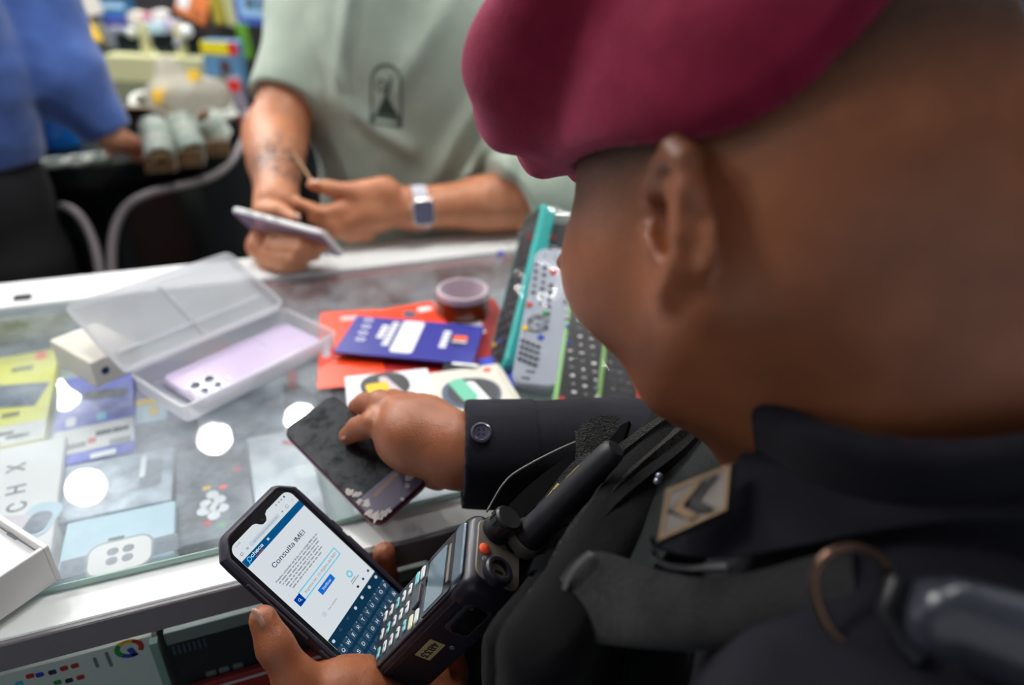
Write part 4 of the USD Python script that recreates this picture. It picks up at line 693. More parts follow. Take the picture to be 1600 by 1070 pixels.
# pouch standing open in front of the chest, its flap with hook-and-loop
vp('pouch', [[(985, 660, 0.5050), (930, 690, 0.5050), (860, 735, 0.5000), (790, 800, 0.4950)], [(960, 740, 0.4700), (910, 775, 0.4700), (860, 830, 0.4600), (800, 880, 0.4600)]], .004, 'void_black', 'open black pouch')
vp('pouch_flap', [[(965, 652, 0.5120), (925, 656, 0.5120), (900, 676, 0.5120)], [(968, 690, 0.4980), (935, 700, 0.4980), (900, 716, 0.4980)], [(955, 720, 0.4900), (925, 735, 0.4900), (888, 745, 0.4900)]], .004, 'velcro', 'flap lined with black hook-and-loop')
off.part('piping', tube(spline([P(760, 800, 0.4980), P(776, 772, 0.5000), (P(800, 742, 0.5020)), P(812, 734, 0.5030), P(860, 708, 0.5060), P(905, 688, 0.5080)], 30), .0009, 6), 'thread', smooth=True)
nt = vp('name_tape', [[(922, 708, 0.4800), (905, 716, 0.4790), (870, 752, 0.4740), (838, 790, 0.4680)], [(926, 716, 0.4750), (912, 728, 0.4740), (880, 772, 0.4680), (852, 812, 0.4620)]], .003, 'webbing', 'grey tape with yellow lettering'); plain('gold_thread', lin(190, 165, 84), .6)
vp('lettering', [[(872, 756, 0.4715), (842, 792, 0.4655)], [(884, 762, 0.4675), (852, 808, 0.4615)]], .0032, 'gold_thread', parent=nt, n=6, mm=3); vp('lettering', [[(866, 766, 0.4685), (848, 792, 0.4650)], [(873, 771, 0.4660), (853, 799, 0.4625)]], .0045, 'vest_cloth', parent=nt, n=6, mm=3)
vp('lettering', [[(906, 728, 0.4745), (885, 748, 0.4725)], [(908, 731, 0.4725), (888, 752, 0.4705)]], .0032, 'gold_thread', parent=nt, n=6, mm=3)
# shoulder strap with its sliding buckle, D-ring and flap with the rank patch
vp('strap', [[(874, 918, .352), (930, 862, .345), (1010, 885, .325), (1110, 905, .31), (1200, 890, .30), (1330, 860, .285)], [(862, 950, .346), (930, 950, .336), (1010, 975, .315), (1110, 985, .30), (1210, 975, .29), (1340, 960, .275)], [(840, 1000, .345), (930, 1000, .335), (1010, 1006, .32), (1110, 1010, .305), (1210, 1010, .295), (1340, 1010, .28)]], .004, 'webbing', 'broad charcoal webbing strap', 24)
vp('strap_stitch', [[(878, 930, .3475), (893, 888, .3435), (918, 862, .3405)], [(884, 934, .3465), (900, 890, .3425), (926, 866, .3395)]], .003, 'thread')
vp('shoulder_flap', [[(1165, 712, .335), (1250, 705, .315), (1400, 700, .295), (1640, 690, .27)], [(1100, 790, .335), (1250, 775, .305), (1400, 765, .283), (1640, 755, .258)], [(1018, 850, .335), (1070, 868, .325), (1150, 868, .312), (1300, 842, .29), (1640, 810, .25)]], .006, 'navy_cloth', 'padded dark shoulder flap', 26, 12)
vp('flap_piping', [[(1018, 838, .332), (1024, 868, .326), (1070, 884, .318), (1140, 884, .308)], [(1020, 846, .330), (1026, 876, .325), (1070, 892, .317), (1140, 891, .307)]], .004, 'rubber', n=20)
plain('patch_silver', lin(112, 104, 100), .4, metallic=.4); plain('patch_gold', lin(122, 98, 74), .4, metallic=.4); plain('patch_black', lin(22, 20, 24), .6)
pb = [(1043, 766, .326), (1143, 727, .318), (1136, 798, .308), (1030, 846, .316)]
TLp, TRp, BRp, BLp = [P(*q) for q in pb]
def bil(u, v): return (TLp * (1 - u) + TRp * u) * (1 - v) + (BLp * (1 - u) + BRp * u) * v
pn = nrm(np.cross(TRp - TLp, BLp - TLp)); pn = pn if pn @ (CAM - TLp) > 0 else -pn
def pp(name, poly, lift, t_, m, label=None):
    ms = ext(poly, t_); v = np.array(ms.vertices); off.part(name, (np.array([bil(a, 1 - b_) for a, b_ in v[:, :2]]) + np.outer(v[:, 2] + lift, pn), np.array(ms.faces)), m, smooth=False, label=label)
pp('rank_patch', shbox(-.03, -.03, 1.03, 1.03), -.004, .005, 'patch_black', 'rank patch with two silver chevrons')
pp('patch_border', shbox(0, 0, 1, 1).difference(shbox(.06, .08, .94, .92)), .001, .0009, 'patch_gold'); pp('patch_field', shbox(.06, .08, .94, .92).difference(Polygon([(.06, .5), (.45, .86), (.72, .86), (.40, .5), (.72, .14), (.45, .14)])), .001, .0004, 'patch_silver')
for x in (.16, .40): pp('chevron', Polygon([(x, .5), (x + .28, .86), (x + .42, .86), (x + .15, .5), (x + .42, .14), (x + .28, .14)]), .0016, .0008, 'patch_black' if x > .3 else 'patch_gold')
plain('bronze', lin(112, 86, 74), .25, metallic=.85)
dc = P(1330, 925, .268); da = [P(1388, 893, .266), P(1350, 858, .266), P(1300, 862, .267), P(1275, 892, .268), P(1278, 940, .268), P(1300, 985, .267), P(1330, 1008, .266)]
off.part('d_ring', tube(spline(da, 40), .0021, 10), 'bronze', smooth=True, label='bronze metal D-ring on the strap')
plain('buckle_gloss', lin(52, 54, 64), .22, coat_weight=.5)
sb = SDF().cap(P(1490, 965, .235), P(1680, 1030, .225), .015, .018, flat=(W((.1, .35, -.9)), 1.5)).cap(P(1452, 925, .24), P(1452, 992, .236), .0055, .0065, .004)
off.part('buckle', sb.mesh(P(1560, 980, .23) - .08, P(1560, 980, .23) + .08, .0025), 'buckle_gloss', smooth=True, label='shiny black plastic buckle')
off.part('strap_keeper', tube([P(1400, 905, .262), P(1385, 955, .258), P(1410, 1005, .255), P(1440, 1030, .25)], .004, 10), 'black_plastic', smooth=True)
for q in ((1030, 744, .40), (1027, 752, .40)): off.part('snap', ball(P(*q), .0022, 2), 'lens_ring', smooth=True)
# ================================================================== the phone held in the officer's left hand
pR = np.array([[.31037, .69794, -.64540], [-.42738, .70890, .56108], [.84913, .10169, .51831]])   # screen right, screen down, into the screen
po = C((-.1824, .1265, .4919)); px_, pd_, pn_ = W(pR[:, 0]), W(pR[:, 1]), W(pR[:, 2]); ph = Fr(po, px_, -pd_, -pn_)      # origin: top middle of the screen
plain('bezel_black', lin(14, 14, 18), .15); plain('case_black', lin(44, 40, 54), .42)
emitter('screen_white', lin(226, 234, 240), .86); emitter('screen_blue', lin(8, 84, 138), .9); emitter('screen_keys', lin(16, 52, 78), .9); emitter('screen_key', lin(44, 74, 98), .9); emitter('screen_ink', lin(24, 52, 98), .7); emitter('screen_grey', lin(160, 168, 178), .8); emitter('screen_button', lin(30, 112, 214), .9); emitter('screen_cyan', lin(110, 206, 236), .9); emitter('screen_pale', lin(206, 220, 232), .86); emitter('screen_red', lin(230, 80, 50), .85); emitter('screen_navy', lin(0, 62, 158), .9)
t = T('smartphone', 'smartphone in a rugged black case showing a lookup form, held in the officer\'s left hand', 'phone', po)
def oct_(w, h, c, r=.003):
    p = Polygon([(w / 2 - c, h / 2), (-w / 2 + c, h / 2), (-w / 2, h / 2 - c), (-w / 2, -h / 2 + c), (-w / 2 + c, -h / 2), (w / 2 - c, -h / 2), (w / 2, -h / 2 + c), (w / 2, h / 2 - c)])
    return p.buffer(-r).buffer(r, quad_segs=4)
def ploft(sec):                               # rings of polygons with equal point counts
    rs = []
    for p, z, n in sec:
        L = p.exterior; d = np.linspace(0, L.length, n, endpoint=False); q = np.array([L.interpolate(x).coords[0] for x in d]); rs.append(np.c_[q, np.full(n, z)])
    return rs
cc_ = ph.at(0, -.0775)                        # centre of the front face
CWp, CHp = .0830, .1735
def ring_(w, h, c, z, n=96):
    p = oct_(w, h, c); a = np.linspace(0, 2 * np.pi, n, endpoint=False); out = []
    B = np.array(p.exterior.coords)[:-1]; k = len(B); A0 = np.arctan2(B[:, 1] / h, B[:, 0] / w)
    from shapely.geometry import LineString
    for x in a:
        l_ = LineString([(0, 0), (math.cos(x) * w * 2, math.sin(x) * h * 2)]); q = p.exterior.intersection(l_); q = getattr(q, 'geoms', [q])[0]; out.append((q.x, q.y, z))
    return np.array(out)
prof = [(.076, .1665, .010, -.0095), (.0800, .1705, .0115, -.0085), (.0830, .1735, .012, -.006), (.0836, .1741, .012, -.0025), (.0826, .1731, .012, -.0008), (.0806, .1711, .0115, .0016), (.0776, .1681, .0105, .0020), (.0744, .1649, .0095, .0010), (.0742, .1647, .0095, -.0006)]
L_ = [ring_(*q[:3], q[3]) for q in prof]; t.part('case', cc_(loft(L_)), 'case_black', smooth=25, label='rugged matt black case with chamfered corners')
for sx in (-1, 1):
    for k, (v0, ln) in enumerate(((.042, .020), (.014, .036), (-.04, .05)) if sx < 0 else ((.03, .012), (.006, .024))): t.part('case_ridge', cc_.at(sx * .0416, v0, -.0026)(slab(.0022, ln, .003, .001, .0004)), 'case_black')
t.part('front', cc_.at(0, 0, -.0012)(slab(.0735, .164, .0016, .010)), 'bezel_black')
SW, SHh = .0675, .1525; scr = t.part('screen', ph.at(0, -SHh / 2, .0004)(slab(SW, SHh, .0003, .0065, n=8)), 'screen_white', smooth=False)
nt_ = Polygon([(-.009, .001), (-.0075, -.0003), (-.0052, -.0012), (-.0038, -.0036), (-.0018, -.0052), (.0018, -.0052), (.0038, -.0036), (.0052, -.0012), (.0075, -.0003), (.009, .001)]); t.part('notch', ph.at(0, 0, .0006)(ext(nt_, .0003)), 'bezel_black', smooth=False); t.part('front_camera', ph.at(0, -.0026, .0009)(slab(.0022, .0022, .0001, .0011)), 'lens')
def up(px, py): return onpl(ph, px, py)
def sp(name, u, v, w, h, m, r=.0003, z=.0007, rot=0): return t.part(name, ph.at(u, v, z, rot)(slab(w, h, .00015, r)), m, smooth=False, parent=scr)
def plain_text(s_, h, dp, bold):             # lettering with plain upright capital I
    out, x, sp_ = [], 0.0, h * .13
    import re as _re
    for piece in _re.findall(r'I|[^I]+', s_):
        if piece == 'I': mv, mf = vf(bx(x + h * .06, x + h * .06 + h * .135, 0, h, 0, dp)); out.append((mv, mf)); x += h * .34; continue
        lead = len(piece) - len(piece.lstrip()); m_ = meshkit.text_mesh(piece.strip(), h, dp, bold); v_ = np.array(m_.vertices); v_[:, 0] += x - v_[:, 0].min() + lead * h * .35; out.append((v_, np.array(m_.faces))); x = v_[:, 0].max() + sp_ + (len(piece) - len(piece.rstrip())) * h * .35
    return cat(*out)
def st(name, s_, h, u, v, m, w=None, z=.0009, bold=False, rot=0):
    ms = plain_text(s_, h, .00012, bold); x = np.array(ms[0]); wd = np.ptp(x[:, 0]); sx = 1 if w is None else w / wd; x[:, 0] = (x[:, 0] - x[:, 0].min() - wd / 2) * sx; x[:, 1] -= h / 2
    return t.part(name, ph.at(u, v, z, rot)((x, ms[1])), m, smooth=False, parent=scr)
vb = -(.0124 + .0170) / 2; sp('header_bar', 0, -.0152, SW, .0056, 'screen_blue')
st('clock', '16:48', .0013, -.0265, -.0022, 'screen_grey'); 
for k, x in enumerate((.017, .0205, .0235, .027)): sp('status_icon', x, -.0024, .0014, .0014, 'screen_grey' if k < 3 else 'screen_ink', .0006)
u, v = up(372, 869); v = -.0088; sp('home_icon', -.0295, v, .0024, .0022, 'screen_grey', .0008); sp('home_gap', -.0295, v, .0014, .0013, 'screen_white', .0004, .0009); sp('tune_icon', -.0235, v, .0018, .0016, 'screen_grey'); sp('tune_gap', -.0235, v, .0010, .0005, 'screen_white', .0001, .0009)
sp('address_pill', -.004, v, .034, .0036, 'screen_pale', .0017, .0006); st('address', 'serviciosg.osiptel.gob.pe', .0014, -.0035, v, 'screen_grey', .028)
st('plus_icon', '+', .0024, .0165, v, 'screen_ink'); sp('tabs_icon', .0225, v, .0026, .0026, 'screen_grey', .0007); sp('tabs_gap', .0225, v, .0018, .0018, 'screen_white', .0004, .0009)
for k in range(3): sp('menu_dot', .0295, v + (k - 1) * .0009, .0005, .0005, 'screen_grey', .0002)
def ringp(u, v, r, w, m, z=.0009): a = np.linspace(0, 2 * np.pi, 24)[:-1]; c_ = np.c_[np.cos(a), np.sin(a)]; t.part('ring', ph.at(u, v, z)(ext(Polygon(c_ * r, [c_ * (r - w)]), .00012)), m, smooth=False, parent=scr)
ringp(-.0285, -.0148, .0018, .0006, 'screen_cyan'); sp('glass_handle', -.0302, -.0167, .0006, .0016, 'screen_cyan', .0002, .0009, -35)
st('logo', 'checa', .0025, -.0200, -.0145, 'screen_white', .0125, bold=True); st('logo_line', 'tu imei', .0010, -.0200, -.0173, 'screen_red', .008, bold=True); sp('menu_icon', -.0078, -.0150, .0020, .0018, 'screen_pale', .0002, .0009)
u0, v0 = up(425, 884); u1, v1 = up(474, 832); vm = (v0 + v1) / 2; st('heading', 'Consulta IMEI', .0036, (u0 + u1) / 2, vm, 'screen_ink', abs(u1 - u0) + .001)
rw = random.Random(3); a0_, b0_ = up(431, 911), up(493, 834); a1_, b1_ = up(457, 919), up(504, 859)
for k in range(6):
    f_ = k / 5; ua, ub, vv_ = a0_[0] + (a1_[0] - a0_[0]) * f_, b0_[0] + (b1_[0] - b0_[0]) * f_, ((a0_[1] + b0_[1]) * (1 - f_) + (a1_[1] + b1_[1]) * f_) / 2
    if k == 0: st('text_line', 'Puedes consultar en línea si el código IMEI de tu', .00135, (ua + ub) / 2, vv_, 'screen_ink', ub - ua); continue
    x = ua
    while x < ub - .002:
        w_ = rw.choice((.0014, .0022, .0031, .0042, .0052)); w_ = min(w_, ub - x); sp('text_word', x + w_ / 2, vv_, w_, .0010, 'screen_grey', .0004); x += w_ + .0009
q = [up(466.3, 928.6), up(520, 856), up(529, 865.8), (0, 0), up(477, 938)]; ua = q[0][0]; ub = q[1][0]; va = (q[0][1] + q[1][1]) / 2; vb_ = (q[2][1] + q[4][1]) / 2; bw, bh = ub - ua, va - vb_
t.part('input_box', ph.at((ua + ub) / 2, (va + vb_) / 2, .0007)(ext(shbox(-bw / 2, -bh / 2, bw / 2, bh / 2).buffer(.0005).difference(shbox(-bw / 2 + .0004, -bh / 2 + .0004, bw / 2 - .0004, bh / 2 - .0004)), .00015)), 'screen_cyan', smooth=False, parent=scr)
st('placeholder', 'Ingrese los 15 dígitos del IMEI', .0020, (ua + ub) / 2 + .001, (va + vb_) / 2, 'screen_grey', bw * .86)
u, v = up(467.7, 938); sp('search_button', u, v, bh * 1.02, bh * 1.05, 'screen_navy', .0003, .0009); ringp(u - .0003, v + .0003, .0011, .0004, 'screen_white', .0011); sp('glass_handle', u + .0008, v - .0009, .0004, .0011, 'screen_white', .0001, .0011, 45)
u, v = up(509.5, 913.2); ua_, _a = up(500, 930); ub_, _b = up(519, 899); vt = up(515, 896)[1]; sp('verify_button', u, v, abs(up(514.7, 895.9)[0] - up(495.7, 922.8)[0]), abs(up(495.7, 922.8)[1] - up(503.6, 930.6)[1]), 'screen_button', .0004); st('button_text', 'Verificar', .0019, u, v, 'screen_white', .0105)
u, v = up(545.2, 897.2); ringp(u, v, .0028, .0012, 'screen_cyan'); 
for k, (dx, dy, w_) in enumerate(((-.001, -.0046, .006), (0, -.0062, .010))): sp('print_line', u + dx, v + dy, w_, .0007, 'screen_grey', .0002)
u, v = up(518.5, 944); st('checkbox_text', 'Soy humano', .0014, u, v, 'screen_grey'); u, v = up(506, 960); sp('checkbox', u, v, .0034, .0034, 'screen_pale', .0004)
for x, y in ((558.5, 916.8), (566.5, 904.8), (574.2, 892)): u, v = up(x, y); sp('autofill_icon', u, v, .0020, .0018, 'screen_ink', .0006)
KB = -.0930; sp('keyboard', 0, (KB - .150) / 2, SW, .150 + KB, 'screen_keys', .0005, .0006)
for x, y in ((520.2, 1002.5), (531.3, 984), (542.4, 966.7), (554.5, 950.5), (564.6, 934), (576, 918), (586.2, 902)):
    u, v = up(x, y); sp('tool_icon', u, v, .0024, .0024, 'screen_pale' if (x, y) not in ((531.3, 984), (542.4, 966.7)) else 'screen_key', .0009, .0009)
def keyrow(s_, p0, p1, digits=False):
    (ua, va), (ub, vb2) = up(*p0), up(*p1); n = len(s_); vv_ = (va + vb2) / 2; d = (ub - ua) / (n - 1)
    for k, ch in enumerate(s_):
        u = ua + d * k; kk = sp('key', u, vv_ + .0001, d * .86, .0072, 'screen_key', .0009, .0008); st('key_letter', ch, .0028, u, vv_ - .0004, 'screen_white', None, .0010)
        if digits: st('key_digit', '1234567890'[k], .0010, u + d * .25, vv_ + .0028, 'screen_pale', None, .0010)
    return ua, d, vv_
ua, d, v1_ = keyrow('QWERTYUIOP', (535.4, 1016), (599.6, 914), True); _, _, v2_ = keyrow('ASDFGHJKLÑ', (551, 1030), (613.9, 927.6)); v3_ = 2 * v2_ - v1_
for k, ch in enumerate('ZXCVBNM'): sp('key', ua + d * (k + 1.5), v3_, d * .86, .0072, 'screen_key', .0009, .0008); st('key_letter', ch, .0028, ua + d * (k + 1.5), v3_, 'screen_white', None, .0010)
for x in (ua + d * .25, ua + d * 8.75): sp('key', x, v3_, d * 1.3, .0072, 'screen_key', .0009, .0008)
ar = Polygon([(0, .0016), (-.0015, 0), (-.0007, 0), (-.0007, -.0014), (.0007, -.0014), (.0007, 0), (.0015, 0)]); t.part('shift_arrow', ph.at(ua + d * .25, v3_, .0010)(ext(ar, .0001)), 'screen_white', smooth=False, parent=scr)
v4_ = 2 * v3_ - v2_; sp('key', 0, v4_, .030, .0072, 'screen_key', .0009, .0008)
# ================================================================== the scratched phone under his right hand
mat('scratched', {'tc': ('geometry', {}), 'n': ('noise_texture', {'scale': 55, 'detail': 7, 'roughness': .7}), 'r': ('rgb_ramp', {'ramp': [(0, lin(10, 12, 16)), (.45, lin(17, 19, 25)), (.62, lin(36, 38, 46)), (1, lin(60, 60, 70))]}), 'rr': ('map_range', {'from_min': .35, 'from_max': .65, 'to_min': .2, 'to_max': .5}), 'p': ('principled_bsdf', {'specular_ior_level': .3})},
    [('tc.position', 'n.vector'), ('n.fac', 'r.fac'), ('r.color', 'p.base_color'), ('n.fac', 'rr.value'), ('rr.result', 'p.roughness')])
plain('wine_frame', lin(96, 20, 48), .3, metallic=.4); plain('chipped', lin(170, 162, 158), .6); plain('smear', lin(118, 96, 92), .5); plain('lilac_grey', lin(92, 84, 104), .35)
t = T('smartphone', 'worn dark smartphone with scuffed wine-red edge under the officer\'s right hand', 'phone', fs.pt(0, 0, -.0085))
t.part('frame', fs.at(0, 0, -.0085)(slab(sw, shh, .0080, .010, .002)), 'wine_frame'); t.part('glass', fs.at(0, 0, -.0008)(slab(sw - .002, shh - .002, .0009, .009, .0003)), 'scratched'); t.part('chin_panel', fs.at(0, -shh * .385, .0001)(slab(sw - .006, shh * .2, .0002, .006)), 'lilac_grey', label='paler lilac-grey lower panel')
rs_ = random.Random(5)
t.part('smear', fs.at(sw * .06, -shh * .325, .0003, 6)(slab(sw * .6, .0045, .0002, .002)), 'smear')
def blobp(u, v, r): a = np.linspace(0, 2 * np.pi, 11)[:-1]; q = np.c_[np.cos(a), np.sin(a)] * np.array([rs_.uniform(.4, 1.1) for _ in a])[:, None] * r; return fs.at(u, v, .0003, rs_.uniform(0, 180))(ext(Polygon(q), .0003))
for u, v, r in ((-.42, -.20, .005), (-.38, -.25, .006), (-.43, -.30, .004), (-.36, -.34, .005), (-.44, -.40, .006), (-.40, -.455, .008), (-.32, -.465, .006), (-.22, -.475, .004), (.30, -.40, .006), (.36, -.37, .004), (.22, -.43, .004), (.40, -.31, .004), (.02, -.475, .003)): t.part('scuff', blobp(sw * u, shh * v, r * .8), 'chipped', smooth=False)
# ================================================================== two-way radio on the officer's chest
ra, rw_, rn = np.array([.5556, -.6959, -.455]), np.array([.0148, -.5388, .8423]), np.array([-.8314, -.4747, -.2891]); ro = np.array([-.0276, .1451, .4155])   # up the body, across it, out of its front
rf = Fr(C(ro), W(rw_), W(ra), W(rn))           # u: across the front (away), v: along the body (up), w: out of the front
RWd, RL, RD = .056, .135, .040
plain('radio_body', lin(30, 29, 40), .35); plain('radio_grey', lin(58, 58, 66), .3); plain('radio_chrome', lin(120, 134, 146), .18, metallic=.6); plain('radio_lcd', lin(98, 116, 128), .12, coat_weight=.6); plain('key_white', lin(206, 214, 214), .3); plain('key_aqua', lin(120, 190, 196), .3); plain('key_cream', lin(222, 222, 190), .3); plain('label_tan', lin(176, 158, 112), .6); plain('knob_ring', lin(120, 112, 104), .4)
t = T('two_way_radio', 'black two-way radio with keypad, small screen and stubby antenna on the officer\'s chest', 'radio', rf.pt(RWd / 2, -RL, -RD / 2))
hull = SDF().box(rf.pt(RWd / 2, -RL / 2 - .002, -RD / 2), (RWd / 2, RL / 2, RD / 2), [rf.x, rf.y, rf.z], .006).box(rf.pt(RWd / 2, -.010, -RD / 2 - .001), (RWd / 2 + .002, .013, RD / 2 + .001), [rf.x, rf.y, rf.z], .008, .004)
t.part('body', hull.mesh(rf.pt(RWd / 2, -RL / 2, -RD / 2) - .11, rf.pt(RWd / 2, -RL / 2, -RD / 2) + .11, .0016), 'radio_body', smooth=True)
t.part('front_plate', rf.at(RWd / 2, -RL * .48, -.0004)(slab(RWd - .006, RL - .014, .0018, .007, .0006)), 'radio_grey')
t.part('top_bezel', rf.at(RWd / 2, -.0095, .0006)(slab(RWd - .010, .012, .0024, .004, .0010)), 'radio_chrome', label='silvery bezel above the screen')
t.part('screen_surround', rf.at(RWd / 2, -.036, .0010)(slab(RWd - .008, .038, .0012, .004, .0004)), 'black_gloss'); ls = t.part('screen', rf.at(RWd / 2 - .001, -.039, .0020)(slab(RWd - .016, .024, .0005, .002)), 'radio_lcd'); t.part('screen_text', rf.at(RWd / 2, -.022, .0022)(slab(RWd * .55, .003, .0004, .0008)), 'knob_ring', smooth=False)
kx0, kw = .006, (RWd - .012) / 3
def key(u, v, w, h, m, name='key'): return t.part(name, rf.at(u, v, .0012)(slab(w, h, .0016, min(w, h) * .35, .0006)), m)
t.part('navigation_key', rf.at(RWd / 2, -.065, .0012)(slab(.019, .010, .0024, .004, .0006)), 'radio_grey')
for u, v, w, h, m in ((.0105, -.061, .011, .0052, 'key_white'), (.0105, -.069, .011, .0052, 'key_cream'), (RWd - .0105, -.061, .011, .0052, 'key_white'), (RWd - .0105, -.069, .011, .0052, 'key_aqua')): key(u, v, w, h, m)
for r_ in range(5):
    for c_ in range(3): k = key(kx0 + kw * (c_ + .5), -.0785 - r_ * .0094, kw * .62, .0040, 'key_white' if (r_ + c_) % 4 else 'key_aqua'); t.part('key_digit', txt(rf.at(kx0 + kw * (c_ + .5), -.0785 - r_ * .0094, .0028), '123456789*0#'[r_ * 3 + c_] if r_ < 4 else '<=>'[c_], .0026, rot=180 if rf.y @ rf.y < 0 else 0), 'ink_dark', smooth=False, parent=k)
# side facing the camera: normal -x of the frame
sd = Fr(rf.pt(-.0002, 0, 0), rf.y, rf.z, -rf.x)                       # u along the body, v towards the front
t.part('side_rail', sd.at(-RL * .5, -.006, -.0004)(slab(RL * .8, .005, .0012, .002, .0003)), 'radio_body')
pt_ = t.part('push_to_talk_frame', sd.at(-.030, -.020, .0)(slab(.034, .019, .0020, .005, .0007)), 'radio_grey'); t.part('push_to_talk', sd.at(-.030, -.020, .0016)(slab(.028, .014, .0022, .004, .0010)), 'black_gloss', parent=pt_, label='glossy push-to-talk button')
lb = t.part('number_label', sd.at(-.073, -.0165, .0)(slab(.021, .0115, .0004, .0006)), 'label_tan', smooth=False); t.part('lettering', txt(sd.at(-.073, -.0165, .0005), '4B33', .0052, rot=180, bold=True), 'ink_dark', smooth=False, parent=lb)
t.part('screw', sd.at(-.062, -.027, .0)(slab(.004, .004, .001, .002, .0003)), 'lens_ring')
# top deck: normal +y
tp = Fr(rf.pt(0, .0025, 0), -rf.z, rf.x, rf.y)                        # u: towards the back, v: across
t.part('top_plate', tp.at(.020, RWd / 2, -.0006)(slab(.033, RWd - .008, .0016, .008, .0006)), 'knob_ring', label='worn grey top plate')
kn = tp.at(.017, RWd - .011); ks = [(.0105, 0), (.0105, .0035), (.0088, .004), (.0088, .0085), (.0098, .0095), (.0098, .0165), (.0085, .018), (0, .018)]
t.part('channel_knob', kn(lathe([(0, 0)] + ks, 36)), 'black_plastic', smooth=35)
for a in np.linspace(0, 2 * np.pi, 13)[:-1]: t.part('knob_rib', kn.at(.0098 * math.cos(a), .0098 * math.sin(a), .0098, math.degrees(a))(slab(.0012, .0022, .0062, .0004)), 'black_plastic')
t.part('emergency_button', tp.at(.009, RWd * .47, .0008)(lathe([(0, 0), (.0040, 0), (.0040, .0012), (.0030, .0022), (0, .0026)], 24)), 'ink_orange', smooth=40, label='small orange button'); t.part('indicator', tp.at(.010, RWd * .33, .0008)(lathe([(0, 0), (.0024, 0), (.0022, .0014), (0, .0020)], 20)), 'lens_ring', smooth=40)
vk = tp.at(.018, .011); t.part('volume_knob', vk(revolve([(.0062, 0), (.0098, 0), (.0098, .006), (.0088, .0072), (.0066, .0072), (.0060, .004)], 32)), 'radio_body', smooth=35); t.part('knob_face', vk(lathe([(0, 0), (.0062, 0), (.0062, .0035), (0, .0035)], 28)), 'knob_ring', smooth=35); t.part('knob_mark', vk.at(.001, .0, .0035)(slab(.006, .002, .0006, .0008)), 'black_plastic')
aR = tp.pt(.0375, .0455, .010); aT = aR + rf.y * .094; ad = nrm(aT - aR)
an_ = Fr(aR, nrm(np.cross(ad, rf.x)), np.cross(ad, nrm(np.cross(ad, rf.x))), ad); AL = np.linalg.norm(aT - aR)
t.part('antenna_mount', tp.at(.034, .0455, -.020)(slab(.030, .026, .022, .009, .002)), 'radio_body'); t.part('antenna', an_(lathe([(0, -.012), (.0116, -.012), (.0116, .004), (.0102, .006), (.0096, .02), (.0084, AL * .9), (.0078, AL - .003), (.0056, AL), (0, AL)], 28)), 'rubber', smooth=40, label='stubby black antenna')
t.part('antenna_collar', an_(revolve([(.0116, -.010), (.0130, -.009), (.0130, -.002), (.0116, 0)], 28)), 'knob_ring', smooth=35)
t.part('belt_clip', psheet([[(838, 872, .39), (856, 868, .388), (872, 888, .386), (866, 912, .386)], [(828, 900, .388), (846, 892, .386), (858, 906, .384), (850, 930, .384)]], .005, 10, 5), 'black_gloss', smooth=40)
for q in ((830, 925, .383), (829, 938, .382), (849, 905, .384)): t.part('clip_stud', ball(P(*q), .0018, 2), 'lens_ring', smooth=True)
# ================================================================== clear bag of remote controls
plain('remote_grey', lin(168, 174, 190), .4); plain('remote_black', lin(22, 22, 26), .4); plain('remote_green', lin(150, 206, 128), .4); plain('remote_teal', lin(40, 176, 172), .35); plain('remote_red', lin(214, 30, 30), .35); plain('btn_grey', lin(122, 126, 140), .5); plain('btn_dark', lin(70, 74, 86), .5)
def remote(label, p0, p1, w, th, side, body, face, margin=.0, btn=None, group=None):
    a, b_ = P(*p0), P(*p1); L = np.linalg.norm(b_ - a); ey = nrm(b_ - a); n = nrm(side - ey * (side @ ey)); ex = np.cross(ey, n); fr = Fr((a + b_) / 2, ex, ey, n)
    t = T('remote_control', label, 'remote', fr.pt(0, -L / 2, -th)); t.part('body', fr.at(0, 0, -th)(slab(w, L, th, min(.014, w * .3), .003)), body)
    if face: t.part('face_plate', fr.at(0, 0, -.0004)(slab(w - 2 * margin, L - 2 * margin, .0012, .008, .0004)), face)
    return t, fr, w, L
tocam = lambda px, py: nrm(-W(((px - 800) / FPX, (py - 535) / FPX, 1.0)))
# grey remote
t, fr, w, L = remote('pale grey television remote with small coloured buttons, face out in the clear bag', (836, 604, .735), (874, 388, .815), .056, .022, nrm(tocam(850, 500) + W((-.15, -.1, 0))), 'remote_grey', None)
def rb(px, py, m, bw=.006, bh=.005, name='button'): u, v = onpl(fr, px, py); t.part(name, fr.at(u, v, -.0004)(slab(bw, bh, .0020, min(bw, bh) * .48, .0005, n=3)), m)
rb(865, 425, 'ink_red', .0085, .008); rb(827, 476, 'ink_red', .0075, .007); rb(852, 490, 'ink_green', .0075, .007); rb(820.5, 513, 'ink_yellow', .0075, .007); rb(845, 527, 'ink_blue', .0075, .007)
for k in range(9):
    for c_ in range(3):
        x = 839 + 12.5 * c_ - k * 1.35; y = 413 + 11.0 * k + 5.5 * c_
        if (k, c_) in ((1, 2), (0, 2), (5, 0), (6, 1), (6, 0), (7, 0)): continue
        rb(x, y, 'btn_dark' if (k + c_) % 3 else 'btn_grey', .0058, .0045)
u, v = onpl(fr, 838, 505); an = np.linspace(0, 2 * np.pi, 24)[:-1]; cq = np.c_[np.cos(an), np.sin(an)]; t.part('navigation_ring', fr.at(u, v, -.0002)(ext(Polygon(cq * .0115, [cq * .0075]), .0016)), 'btn_grey')
for k in range(4):
    for c_ in range(4): rb(817 + 8.0 * c_ - 1.6 * k, 532 + 9.5 * k + 3.2 * c_, 'btn_dark', .0058, .0040)
for x, y in ((829, 580), (821, 590)): rb(x, y, 'btn_grey', .010, .0015, 'printed_mark')
